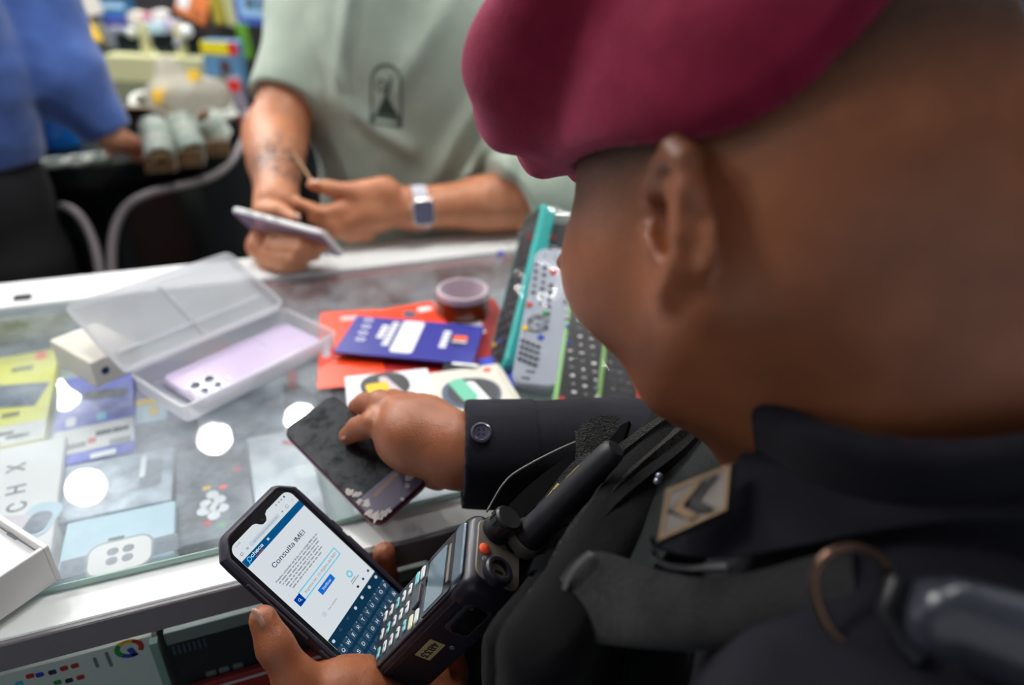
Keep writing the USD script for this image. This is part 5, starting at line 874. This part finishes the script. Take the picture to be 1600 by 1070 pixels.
for x, y in ((852, 400), (868, 404)): rb(x, y, 'ink_dark', .002, .002, 'printed_mark')
# green-edged remote
t, fr, w, L = remote('black remote in a light green case, upright beside the pale grey remote in the bag', (899, 642, .715), (926, 438, .790), .051, .018, nrm(tocam(905, 540) + W((-.02, -.1, 0))), 'remote_green', 'remote_black', .0055)
for k, m in enumerate(('ink_red', 'ink_green', 'ink_yellow', 'ink_blue')): rb(878 + 13 * k, 624 + 4.5 * k, m, .0072, .0066)
for k in range(15):
    for c_ in range(3):
        x = 880.5 + 18 * c_ + (13.2 - k) * 1.25; y = 613 - 12.9 * k + 3.5 * c_
        if y < 462: continue
        rb(x, y, ('ink_white', 'ink_grey', 'ink_white', 'ring_white')[(k * 3 + c_) % 4] if (k, c_) not in ((6, 0), (8, 0)) else 'ink_blue', (.0058, .0034, .0052)[(k + c_) % 3], (.0030, .0034, .0022)[(k * 2 + c_) % 3])
rb(893, 458, 'ink_red', .007, .006)
# black remotes at the right and the one with a red end
t, fr, w, L = remote('plain black remote with faint markings, right of the green-edged remote in the bag', (965, 660, .715), (985, 455, .790), .052, .018, nrm(tocam(970, 560) + W((.1, -.1, 0))), 'remote_black', 'rubber', .003)
for k in range(9):
    for c_ in range(4): rb(950 + 13 * c_ + (9 - k) * 1.3, 650 - 14 * k + 2.5 * c_, 'btn_dark' if (k + c_) % 3 else 'ink_grey', .0052, .0026)
t, fr, w, L = remote('black remote with a red side strip, furthest right in the bag by the officer\'s chin', (1030, 655, .700), (1046, 500, .76), .046, .018, nrm(tocam(1030, 600) + W((.1, -.1, 0))), 'remote_black', 'rubber', .004)
t.part('side_strip', fr.at(-.0215, 0, -.010)(slab(.007, L * .96, .0115, .003, .001)), 'remote_red')
for k in range(5):
    for c_ in range(3): rb(1022 + 12 * c_ + (5 - k), 645 - 13 * k, ('ink_red', 'ink_green', 'btn_dark')[c_] if k == 1 else 'btn_dark', .005, .004)
t, fr, w, L = remote('black remote with a red power key, behind the top of the pale grey remote', (862, 560, .85), (882, 346, .90), .052, .020, nrm(tocam(870, 400) + W((-.1, -.1, 0))), 'remote_black', 'rubber', .003)
rb(861, 371, 'ink_red', .011, .009); 
for x, y in ((858, 384), (866, 387), (874, 391)): rb(x, y, 'ink_white', .006, .0035)
# remote in a teal case, seen edge on
t, fr, w, L = remote('black remote in a bright teal case, edge towards the camera, leftmost in the bag', (770, 582, .790), (834, 328, .905), .056, .021, W((-.80, -.30, -.36)), 'remote_teal', 'remote_black', .006)
for k in range(12):
    for c_ in range(3): t.part('button', fr.at((c_ - 1) * .013, -L * .40 + k * L * .068, .0006)(slab(.007, .0055, .0018, .0024, .0005, n=3)), 'btn_dark' if (k, c_) not in ((1, 0), (1, 1), (10, 2)) else ('ink_blue' if c_ else 'ink_yellow') if k == 1 else 'ink_red')
hp = []
for x, y, z in ((852, 318, .90), (838, 335, .88), (800, 375, .83), (772, 425, .80), (757, 478, .775), (764, 532, .755), (786, 596, .735), (822, 642, .705), (880, 658, .69), (960, 668, .685), (1050, 668, .675), (1070, 600, .70), (1070, 480, .76), (1000, 400, .80), (920, 340, .86)):
    c_ = P(x, y, z); hp += [c_, c_ + nrm(CAM - c_) * .008, P(x, y, z + .075)]
hp = np.array(hp); hp[:, 2] = np.maximum(hp[:, 2], ZT + .006); bag = trimesh.convex.convex_hull(hp); bag = bag.subdivide_to_size(.012); bv = np.array(bag.vertices); nn_ = np.array(bag.vertex_normals); bv = bv + nn_ * (.006 * (meshkit.fbm(bv * 28, 3, 2) - .35))[:, None]; bv[:, 2] = np.maximum(bv[:, 2], ZT + .003)
single('plastic_bag', (bv, np.array(bag.faces)), 'bag_film', 'clear plastic bag full of remote controls standing on the counter by the officer\'s face', 'bag', smooth=True)
single('cap', Fr(G(815, 352, ZT + .006), (1, 0, 0), (0, 1, 0))(lathe([(0, 0), (.011, 0), (.011, .012), (.008, .015), (0, .015)], 24)), 'ink_red', 'small red plastic cap on the back rail near the man\'s elbow', 'cap')
single('bead', ball(G(783, 397, ZT + .006), .006, 2), 'ink_blue', 'small bright blue bead on the counter beside the bag of remotes', 'bead', smooth=True)
# ================================================================== the next stall behind
plain('black_gloss_panel', lin(20, 24, 26), .25); plain('grey_trim', lin(120, 112, 116), .35); plain('cream_wood', lin(196, 194, 150), .55); plain('dark_screen', lin(16, 28, 32), .2); plain('shelf_black', lin(16, 16, 19), .6)
Z2 = 1.07
pl = [G(-420, 268, Z2)[:2], G(-80, 262, Z2)[:2], G(150, 257, Z2)[:2], G(240, 243, Z2)[:2], G(300, 226, Z2)[:2], G(345, 203, Z2)[:2], G(368, 178, Z2)[:2], G(374, 150, Z2)[:2], G(372, 122, Z2)[:2]]
plan = [*pl, (pl[-1][0] - .1, 3.2), (-2.6, 3.2), (-2.6, pl[0][1])]
poly = Polygon(plan).buffer(0)
t = T('stall_counter', 'black curved stall counter with grey metal edging behind the showcase', 'counter', (-.7, 2.3, 0))
t.part('body', ext(poly.buffer(-.03), Z2 - .05, 0), 'black_gloss_panel'); t.part('top', ext(poly, .03, Z2 - .035), 'dark_screen'); t.part('glass_band', ext(poly.buffer(-.01), .02, Z2 - .055), 'black_plastic')
TR = [[(175, 470, 1.42), (175, 418, 1.43), (179, 360, 1.44), (196, 325, 1.455), (232, 303, 1.47), (300, 287, 1.52), (345, 268, 1.585), (370, 240, 1.66), (384, 205, 1.76), (384, 175, 1.85)], [(160, 470, 1.41), (154, 410, 1.42), (142, 368, 1.425), (124, 338, 1.43), (96, 322, 1.44)]]
for q in TR: t.part('edge_trim', tube(spline([P(*a) for a in q], 50), .0095, 8), 'grey_trim', smooth=True)
pv = [P(*a) for a in TR[0]]; t.part('cabinet_face', sheet([[*spline(pv, 40)], [np.array([*(x + _F0 * .02)[:2], .02]) for x in spline(pv, 40)]], .01), 'black_gloss_panel')
pv2 = [P(*a) for a in TR[1]]; t.part('cabinet_face', sheet([[*spline(pv2 + [P(30, 312, 1.42), P(-300, 310, 1.40)], 40)], [np.array([*(x + _F0 * .02)[:2], .02]) for x in spline(pv2 + [P(30, 312, 1.42), P(-300, 310, 1.40)], 40)]], .01), 'black_gloss_panel')
# bracelets on velvet rolls
fabric('brown_velvet', lin(84, 62, 38), lin(104, 80, 50), 800, .9, .3, .5, 60); mat('jade', {'p': ('principled_bsdf', {'base_color': lin(176, 190, 180), 'roughness': .2})}); plain('pearl', lin(214, 216, 206), .25)
def torus(R_, r_, n=28, m=8): a = np.linspace(0, 2 * np.pi, m, endpoint=False); return revolve(np.c_[R_ + r_ * np.cos(a), r_ * np.sin(a)], n)
rolls = [((240, 194, 1.90), (252, 247, 1.60), 9, 'left-hand'), ((280, 190, 0), (301, 237, 0), 8, 'middle'), ((318, 182, 1.95), (346, 216, 1.74), 8, 'right-hand')]
for ri, (pa, pb, n, where) in enumerate(rolls):
    a, b_ = G(pa[0], pa[1], Z2 + .075), G(pb[0], pb[1], Z2 + .022); d = nrm(b_ - a); t = T('bracelet_roll', 'brown velvet display roll, the %s one of three on the stall counter' % where, 'display', [*((a + b_) / 2)[:2], Z2 - .005])
    t.part('roll', tube([a - d * .012, a, b_, b_ + d * .012], [.012, .021, .021, .012], 20), 'brown_velvet', smooth=True); mid = (a + b_) / 2; t.part('stand', bx(mid[0] - .03, mid[0] + .03, mid[1] - .05, mid[1] + .05, Z2 - .005, mid[2] - .02), 'brown_velvet')
    for k in range(n):
        c_ = a + (b_ - a) * (k + .6) / (n + .2); fr = Fr(c_, nrm(np.cross(d, [0, 0, 1.0])), np.cross(d, nrm(np.cross(d, [0, 0, 1.0])))); single('bracelet', fr(torus(.0265, .0045)), ('jade', 'pearl')[(k + ri) % 2 if k % 3 else 0], 'pale beaded bracelet on the %s velvet roll' % where, 'bracelet', smooth=True, group='bracelets on the %s velvet roll' % where)
for k, (x, y) in enumerate(((258, 172), (276, 178), (294, 174), (312, 172), (330, 174), (346, 168), (286, 188), (352, 180))):
    single('bracelet', Fr(G(x, y, Z2 + .012), (1, 0, 0.1), (0, 1, .2 * ((k % 3) - 1)))(torus(.030, .0065)), ('jade', 'pearl')[k % 2], 'pale bracelet lying loose below the white bag on the stall counter', 'bracelet', smooth=True, group='loose bracelets below the white bag')
for k, (x, y) in enumerate(((84, 254), (122, 250), (150, 246), (40, 258))):
    single('bracelet', Fr(G(x, y, Z2 + .006), (1, 0, 0.0), (0, 1, 0))(torus(.026, .006)), ('jade', 'pearl')[k % 2], 'pale bracelet on the front edge of the stall counter beside the man in blue', 'bracelet', smooth=True, group='bracelets on the front edge of the stall counter')
single('cushion', SDF().ell(G(215, 183, Z2 + .02), (.07, .06, .028)).mesh(G(215, 183, Z2) - .12, G(215, 183, Z2) + .12, .008), 'brown_velvet', 'brown velvet cushion left of the bracelet rolls', 'cushion', smooth=True)
single('bangle', Fr(G(228, 158, Z2 + .03), (1, 0, 0), (0, .9, .4))(torus(.035, .009)), 'pearl', 'thick pale bangle on the stall counter left of the white bag', 'bangle', smooth=True)
# crumpled white bag with yellow things inside
cB = G(290, 160, Z2 + .03); sb_ = SDF().ell(cB + [0, 0, .02], (.10, .09, .045), k=.03).ell(cB + W((-.045, -.075, 0)), (.035, .05, .05), k=.04).ell(cB + W((.05, -.02, 0)), (.07, .06, .04), k=.04)
sb_.add(lambda p: .03 * (np.abs(meshkit.fbm(p * 16, 4, 6) - .5) - .1), cB, 1e9, op='d'); sb_.plane([0, 0, Z2 - .004], (0, 0, -1))
clear('white_film', (.9, .9, .9), 1.4, .3, .75, lin(200, 196, 184)); t = T('white_bag', 'crumpled white plastic bag lying on the stall counter behind the bracelets', 'bag', cB); t.part('film', sb_.mesh(cB - .3, cB + .3, .008), 'white_film', smooth=True)
for k, (x, y) in enumerate(((262, 138), (306, 122), (252, 152))): single('sachet', Fr(P(x, y, 1.88 - .03 * k), _R, nrm(Up + .3 * Fh))(slab(.03, .036, .02, .008, .003)), 'ink_yellow', ('yellow sachet at the middle of the white bag', 'yellow sachet at the top right of the white bag', 'yellow sachet low at the left of the white bag')[k], 'sachet')
# goods facing us, each standing on a block of the shelf behind
hz_ = -Fh
SB = T('display_shelf', 'black stepped display shelf behind the stall counter', 'shelf', (-.3, 3.2, 0))
SB.part('back_board', bx(-3.0, 1.2, 4.10, 4.14, 0, 2.1), 'shelf_black')
def gb(name, x0, y0, x1, y1, z, m, label, cat_='box', dep=.10, rot=0, group=None, stand=True, r=.003):
    c_ = P((x0 + x1) / 2, (y0 + y1) / 2, z); w, h = abs(x1 - x0) * z / FPX, abs(y1 - y0) * z / FPX / .93
    up_ = nrm(Up * math.cos(rad(rot)) + Rh * math.sin(rad(rot))); ex = nrm(Rh * math.cos(rad(rot)) - Up * math.sin(rad(rot))); fr = Fr(c_, ex, up_, hz_)
    t = T(name, label, cat_, fr.pt(0, -h / 2, -dep / 2), group); t.part('body', fr.at(0, 0, -dep)(slab(w, h, dep, r, min(.002, r * .6))), m)
    if stand:
        b_ = fr.pt(0, -h / 2 - abs(w * math.sin(rad(rot))) / 2, -dep / 2); f2 = Fr([b_[0], b_[1], 0], Rh, Fh); zt = b_[2] - .001
        SB.part('riser', f2(slab(max(w * .8, .02), dep * .8, max(zt - (Z2 - .006 if poly.contains(__import__('shapely').geometry.Point(b_[0], b_[1])) else 0), .01), .001, 0, zt - max(zt - (Z2 - .006 if poly.contains(__import__('shapely').geometry.Point(b_[0], b_[1])) else 0), .01))), 'shelf_black')
    return t, fr, w, h
def pr(t, fr, name, u, v, w, h, m, rot=0, r=.002): return t.part(name, fr.at(u, v, .0004, rot)(slab(w, h, .0012, r)), m, smooth=False)
t, fr, w, h = gb('display_case', 166, 93, 330, 138, 2.30, 'cream_wood', 'cream wooden display case with upright posts and dark panels on the stall counter', 'display case', .16)
for x in (214, 270): u, v = onpl(fr, x, 75); t.part('post', fr.at(u, v + .01, -.08)(slab(.024, .115, .03, .003, .001)), 'cream_wood')
for x0, x1 in ((168, 195), (229, 264), (276, 318)): u0, v0 = onpl(fr, x0, 93); u1, v1 = onpl(fr, x1, 58); t.part('dark_panel', fr.at((u0 + u1) / 2, (v0 + v1) / 2, -.09)(slab(u1 - u0, abs(v1 - v0), .012, .002)), 'dark_screen')
t.part('ledge', fr.at(0, -h * .42, 0)(slab(w * 1.0, .012, .008, .002)), 'cream_wood')
for x, y, r_, m, lb in ((206, 51, 7.5, 'pearl', 'round silvery knob topping the left post of the cream display case'), (291, 49, 9.5, 'ink_white', 'white ball standing on the right dark panel of the cream display case'), (279, 68, 7, 'btn_grey', 'grey ball in front of the right dark panel of the display case')): single('ball', ball(P(x, y, 2.27), r_ * 2.27 / FPX, 3), m, lb, 'ball', smooth=True)
t, fr, w, h = gb('gift_box', 150, 6, 196, 30, 2.62, 'ink_cyan' if 0 else plain('teal_blue', lin(24, 100, 150), .5) and 'teal_blue', 'teal blue box above the navy box on the display shelf', dep=.08); pr(t, fr, 'lid_band', 0, h * .3, w, h * .25, 'box_pale_blue')
gb('gift_box', 160, 30, 199, 44, 2.55, plain('navy_blue', lin(40, 44, 130), .5) and 'navy_blue', 'navy blue box between the teal box and the grey box', dep=.08, stand=False)
t, fr, w, h = gb('gift_box', 166, 46, 204, 74, 2.45, 'btn_grey', 'plain grey box left of the silvery knob on the cream case', dep=.06)
gb('pouch', 186, 70, 206, 92, 2.36, plain('rust', lin(160, 90, 54), .6) and 'rust', 'small rust orange pouch at the left end of the cream case', 'pouch', .03)
gb('gift_box', 136, 40, 160, 78, 2.5, plain('khaki', lin(122, 120, 100), .6) and 'khaki', 'tall khaki box behind the man in blue', dep=.05, rot=-16)
gb('gift_box', 128, 32, 141, 66, 2.36, 'ink_yellow', 'narrow amber box close beside the sleeve of the man in blue', dep=.04, rot=-25)
gb('gift_box', 112, 2, 130, 28, 2.6, plain('maroon', lin(120, 30, 54), .6) and 'maroon', 'maroon box at the top beside the shoulder of the man in blue', dep=.06, rot=-10)
gb('gift_box', 129, -6, 146, 22, 2.5, 'cream_card', 'narrow off-white box left of the teal box', dep=.05, rot=-8)
gb('soap_box', 199, 20, 218, 38, 2.5, 'cream_card', 'round-cornered cream box at the left of the row above the dark panels', 'box', .05, r=.015); gb('soap_box', 214, 22, 240, 36, 2.52, plain('rose', lin(190, 130, 146), .6) and 'rose', 'rose pink box in the row above the dark panels', 'box', .05); gb('soap_box', 238, 18, 257, 38, 2.5, 'white_card', 'round-cornered white box right of the rose pink box', 'box', .05, r=.015)
gb('soap_box', 222, 38, 254, 54, 2.44, 'box_pale_blue', 'pale blue box resting under the rose pink box', 'box', .05); gb('soap_box', 256, 34, 274, 50, 2.46, plain('lilac', lin(186, 176, 204), .6) and 'lilac', 'lilac box right of the pale blue box', 'box', .05)
t, fr, w, h = gb('snack_pack', 276, -10, 324, 28, 2.6, plain('burnt_orange', lin(214, 120, 60), .5) and 'burnt_orange', 'orange and white snack pack tilted at the top of the shelf', 'pack', .03, rot=24); pr(t, fr, 'white_panel', -w * .28, h * .1, w * .35, h * .7, 'ink_white'); pr(t, fr, 'brown_panel', w * .2, -h * .2, w * .3, h * .3, 'rust')
gb('snack_pack', 329, -12, 347, 34, 2.6, plain('mustard', lin(150, 138, 40), .5) and 'mustard', 'mustard yellow strip pack right of the orange snack pack', 'pack', .03, rot=-4); gb('snack_pack', 350, -12, 366, 36, 2.58, plain('pale_olive', lin(180, 182, 130), .5) and 'pale_olive', 'pale yellow strip pack beside the blue-white screen', 'pack', .03, rot=-6)
emitter('screen_glow', lin(150, 190, 226), 1.0)
t, fr, w, h = gb('monitor', 366, -14, 456, 36, 2.5, plain('royal', lin(60, 90, 170), .4) and 'royal', 'bright blue-white screen panel at the top left of the man behind the counter', 'screen', .04); pr(t, fr, 'bright_panel', w * .03, h * .08, w * .88, h * .7, 'screen_glow'); pr(t, fr, 'dark_window', -w * .08, h * .08, w * .46, h * .36, 'dark_screen'); pr(t, fr, 'green_corner', w * .36, -h * .38, w * .24, h * .18, plain('lime', lin(90, 200, 60), .5) and 'lime')
gb('green_strip', 373, 42, 389, 88, 2.45, plain('leaf', lin(86, 140, 30), .5) and 'leaf', 'upright green strip under the blue-white screen', 'strip', .02, rot=-6)
t, fr, w, h = gb('toy_box', 318, 70, 374, 132, 2.20, plain('toy_blue', lin(90, 140, 180), .5) and 'toy_blue', 'toy box with yellow top and red corner at the right end of the cream case', 'box', .06); pr(t, fr, 'yellow_band', -w * .1, h * .36, w * .8, h * .28, plain('bright_yellow', lin(236, 216, 20), .5) and 'bright_yellow'); pr(t, fr, 'red_corner', w * .38, h * .36, w * .24, h * .28, 'remote_red'); pr(t, fr, 'dark_figure', w * .1, -h * .06, w * .28, h * .3, plain('umber', lin(80, 50, 50), .6) and 'umber'); pr(t, fr, 'olive_band', w * .1, -h * .36, w * .7, h * .24, 'khaki')
t, fr, w, h = gb('hanging_pack', 364, 128, 386, 206, 2.05, plain('mauve', lin(150, 140, 158), .5) and 'mauve', 'pale card pack with red marks hanging right of the bracelets', 'pack', .02, rot=-8); pr(t, fr, 'red_mark', 0, h * .38, w * .8, h * .2, 'remote_red'); pr(t, fr, 'red_mark', w * .1, -h * .22, w * .6, h * .16, 'remote_red')
gb('green_tag', 388, 190, 404, 214, 1.95, plain('tag_green', lin(80, 150, 30), .5) and 'tag_green', 'small bright green tag beside the sleeve of the man in sage green', 'tag', .01)
t, fr, w, h = gb('rack', 384, 48, 470, 215, 2.7, plain('rack_dark', lin(24, 26, 32), .6) and 'rack_dark', 'tall dark goods rack behind the man in sage green', 'rack', .12, stand=False)
pr(t, fr, 'green_panel', w * .08, h * .1, w * .35, h * .36, plain('deep_green', lin(40, 66, 52), .6) and 'deep_green'); pr(t, fr, 'maroon_panel', -w * .2, -h * .08, w * .2, h * .5, plain('deep_maroon', lin(66, 24, 46), .6) and 'deep_maroon'); pr(t, fr, 'maroon_panel', w * .15, -h * .34, w * .3, h * .2, plain('deep_red', lin(80, 20, 36), .6) and 'deep_red'); pr(t, fr, 'violet_panel', w * .26, h * .42, w * .3, h * .12, plain('deep_violet', lin(52, 46, 70), .6) and 'deep_violet')
bq = fr.pt(0, -h / 2, -.06); t.part('post', Fr([bq[0], bq[1], 0], Rh, Fh)(slab(w, .12, bq[2], .002)), 'rack_dark')
# spray bottle behind the arm of the man in blue
bb = G(88, 226, Z2); fB = Fr(bb, Rh, Fh); mat('blue_liquid', {'p': ('principled_bsdf', {'base_color': lin(10, 110, 200), 'roughness': .15, 'transmission_weight': .2})}); t = T('spray_bottle', 'clear bottle half full of bright blue liquid beside the man in blue', 'bottle', bb)
t.part('liquid', fB(lathe([(0, 0), (.050, 0), (.054, .006), (.054, .075), (.048, .085), (0, .085)], 32)), 'blue_liquid', smooth=35); t.part('shoulder', fB(lathe([(0, .085), (.048, .085), (.040, .12), (.020, .15), (.016, .16), (0, .16)], 32)), plain('milky', lin(196, 200, 206), .3) and 'milky', smooth=35); t.part('cap', fB(lathe([(0, .16), (.017, .16), (.017, .19), (.012, .20), (0, .20)], 24)), 'milky', smooth=35)
gb('wooden_block', 47, 96, 68, 136, 1.98, plain('tan', lin(150, 112, 80), .6) and 'tan', 'tan block standing behind the bottle of blue liquid', 'block', .03)
# ================================================================== man in the blue sweater
fabric('blue_knit', lin(58, 84, 146), lin(70, 98, 164), 700, .9, .4, .35, 20); skin('skin_far', lin(190, 130, 104), lin(206, 146, 118))
B0 = P(-46, 150, 1.30); B0 = B0 + Fh * -.02
def bp_(r, b_, z): return B0 + Rh * r + Fh * b_ + Up * z
aS, aE, aW = P(36, -45, 1.33), P(110, 128, 1.37), P(172, 212, 1.43)
bb_ = SDF().ell(bp_(-.09, 0, .05), (.19, .12, .26), ax3).ell(bp_(-.09, 0, -.20), (.16, .12, .22), ax3, .05).cap(bp_(-.26, 0, .26), aS, .06, .06, .04).chain([aS, aE, aW], (.055, .045, .030), .02)
hcB = bp_(-.20, .10, .42); bb_.cap(bp_(-.12, .03, .24), hcB, .055, .052, .03).ell(hcB + Up * .04, (.078, .098, .105), ax3, .02).ell(hcB + Fh * .03 - Up * .05, (.058, .068, .07), ax3, .03).cap(hcB + Fh * .09 + Up * .02, hcB + Fh * .115 - Up * .02, .01, .013, .01)
oS, oE, oW = bp_(-.30, 0, .24), bp_(-.36, .08, -.05), bp_(-.28, .22, -.16); bb_.chain([oS, oE, oW], (.055, .045, .030), .02).cap(oW, oW + Fh * .08, .03, .02, .01)
h0 = P(206, 228, 1.50); bb_.cap(aW, h0, .030, .028, .015, (Up, 1.3))
for dx, dy in ((18, 3), (15, 8), (10, 12), (4, 15)): finger(bb_, [h0, P(206 + dx, 226 + dy, 1.515), P(208 + dx, 233 + dy, 1.52)], (.015, .0125, .0105), .004)
finger(bb_, [P(198, 222, 1.49), P(178, 234, 1.49), P(170, 238, 1.49)], (.014, .011, .009), .004)
for s_ in (-1, 1): bb_.chain([bp_(-.09 + s_ * .09, 0, -.36), bp_(-.09 + s_ * .1, .0, -.75), [*bp_(-.09 + s_ * .1, .03, 0)[:2], .06]], (.085, .06, .04), .02)
pb_ = T('person', 'man in a blue sweater and black trousers reaching across the stall counter at left', 'person', [*B0[:2], 0]); blo = np.minimum.reduce([oE, aW, hcB, oW]) - .16; bhi = np.maximum.reduce([aE, aW, hcB + .1, oW, aS]) + .15; blo[2] = .0; blo = np.minimum(blo, [*bp_(-.3, -.2, 0)[:2], 0])
pb_.part('body', biggest(bb_.mesh(blo, bhi, .0062)), 'skin_far', smooth=True)
sw_ = SDF().ell(bp_(-.09, 0, .05), (.215, .145, .28), ax3).ell(bp_(-.09, 0, -.18), (.19, .148, .22), ax3, .06).cap(bp_(-.28, 0, .25), aS, .085, .08, .05).chain([aS, aE], (.085, .068), .04).cap(aE, aW, .068, .050, .03).chain([oS, oE, oW], (.082, .066, .045), .03)
uW = nrm(aW - aE); sw_.add(lambda p: .018 * (meshkit.fbm(np.stack([p @ Rh * 7, p @ Fh * 7, p[:, 2] * 18 + (p @ Rh) * 6], 1), 3, 12) - .5), B0, 1e9, op='d')
hem = P(30, 271, 1.25)[2] - .01; 
trB = SDF().plane([0, 0, hem], (0, 0, -1)) if 0 else None
sw_.plane([0, 0, hem], (0, 0, -1), .01)
sw_.add(lambda p: -np.minimum(-((p - (aW - uW * .004)) @ uW), .08 - np.linalg.norm(p - aW, axis=1)) if 0 else np.maximum(-((p - (aW - uW * .004)) @ uW), np.linalg.norm(p - aW, axis=1) - .11), aW, .2, .004, 's')
pb_.part('sweater', biggest(sw_.mesh(blo - .03, bhi + .06, .0062)), 'blue_knit', smooth=True, label='blue knitted sweater')
pb_.part('cuff', SDF().cap(aW - uW * .035, aW - uW * .002, .048, .045).add(lambda p: np.maximum(-((p - (aW - uW * .004)) @ uW), -1), aW, .2, .002, 's').mesh(aW - .14, aW + .12, .004), 'blue_knit', smooth=True)
tB = SDF()
for s_ in (-1, 1): tB.chain([bp_(-.09 + s_ * .085, 0, -.33), bp_(-.09 + s_ * .1, .0, -.75), [*bp_(-.09 + s_ * .1, .03, 0)[:2], .08]], (.11, .085, .065), .03)
tB.ell(bp_(-.09, 0, -.19), (.185, .14, .20), ax3, .03); pb_.part('trousers', biggest(tB.mesh(np.r_[blo[:2] - .05, .0], np.r_[bhi[:2], bp_(0, 0, -.05)[2]], .010)), 'trousers', smooth=True)
for s_ in (-1, 1): q = np.array([*bp_(-.09 + s_ * .1, .03, 0)[:2], 0]); pb_.part('shoe', SDF().cap(q - Fh * .05 + Up * .042, q + Fh * .14 + Up * .036, .05, .042).plane((0, 0, .001), (0, 0, -1)).mesh(q - .26, q + .26, .008), 'black_plastic', smooth=True)
hB_ = SDF().ell(hcB + Up * .05 - Fh * .012, (.088, .104, .108), ax3); hB_.plane(hcB + Up * .02 + Fh * .055, Fh * .8 - Up * .5, .01).plane(hcB - Up * .03, (0, 0, -1), .01); pb_.part('hair', hB_.mesh(hcB - .18, hcB + .2, .008), 'hair_black', smooth=True)
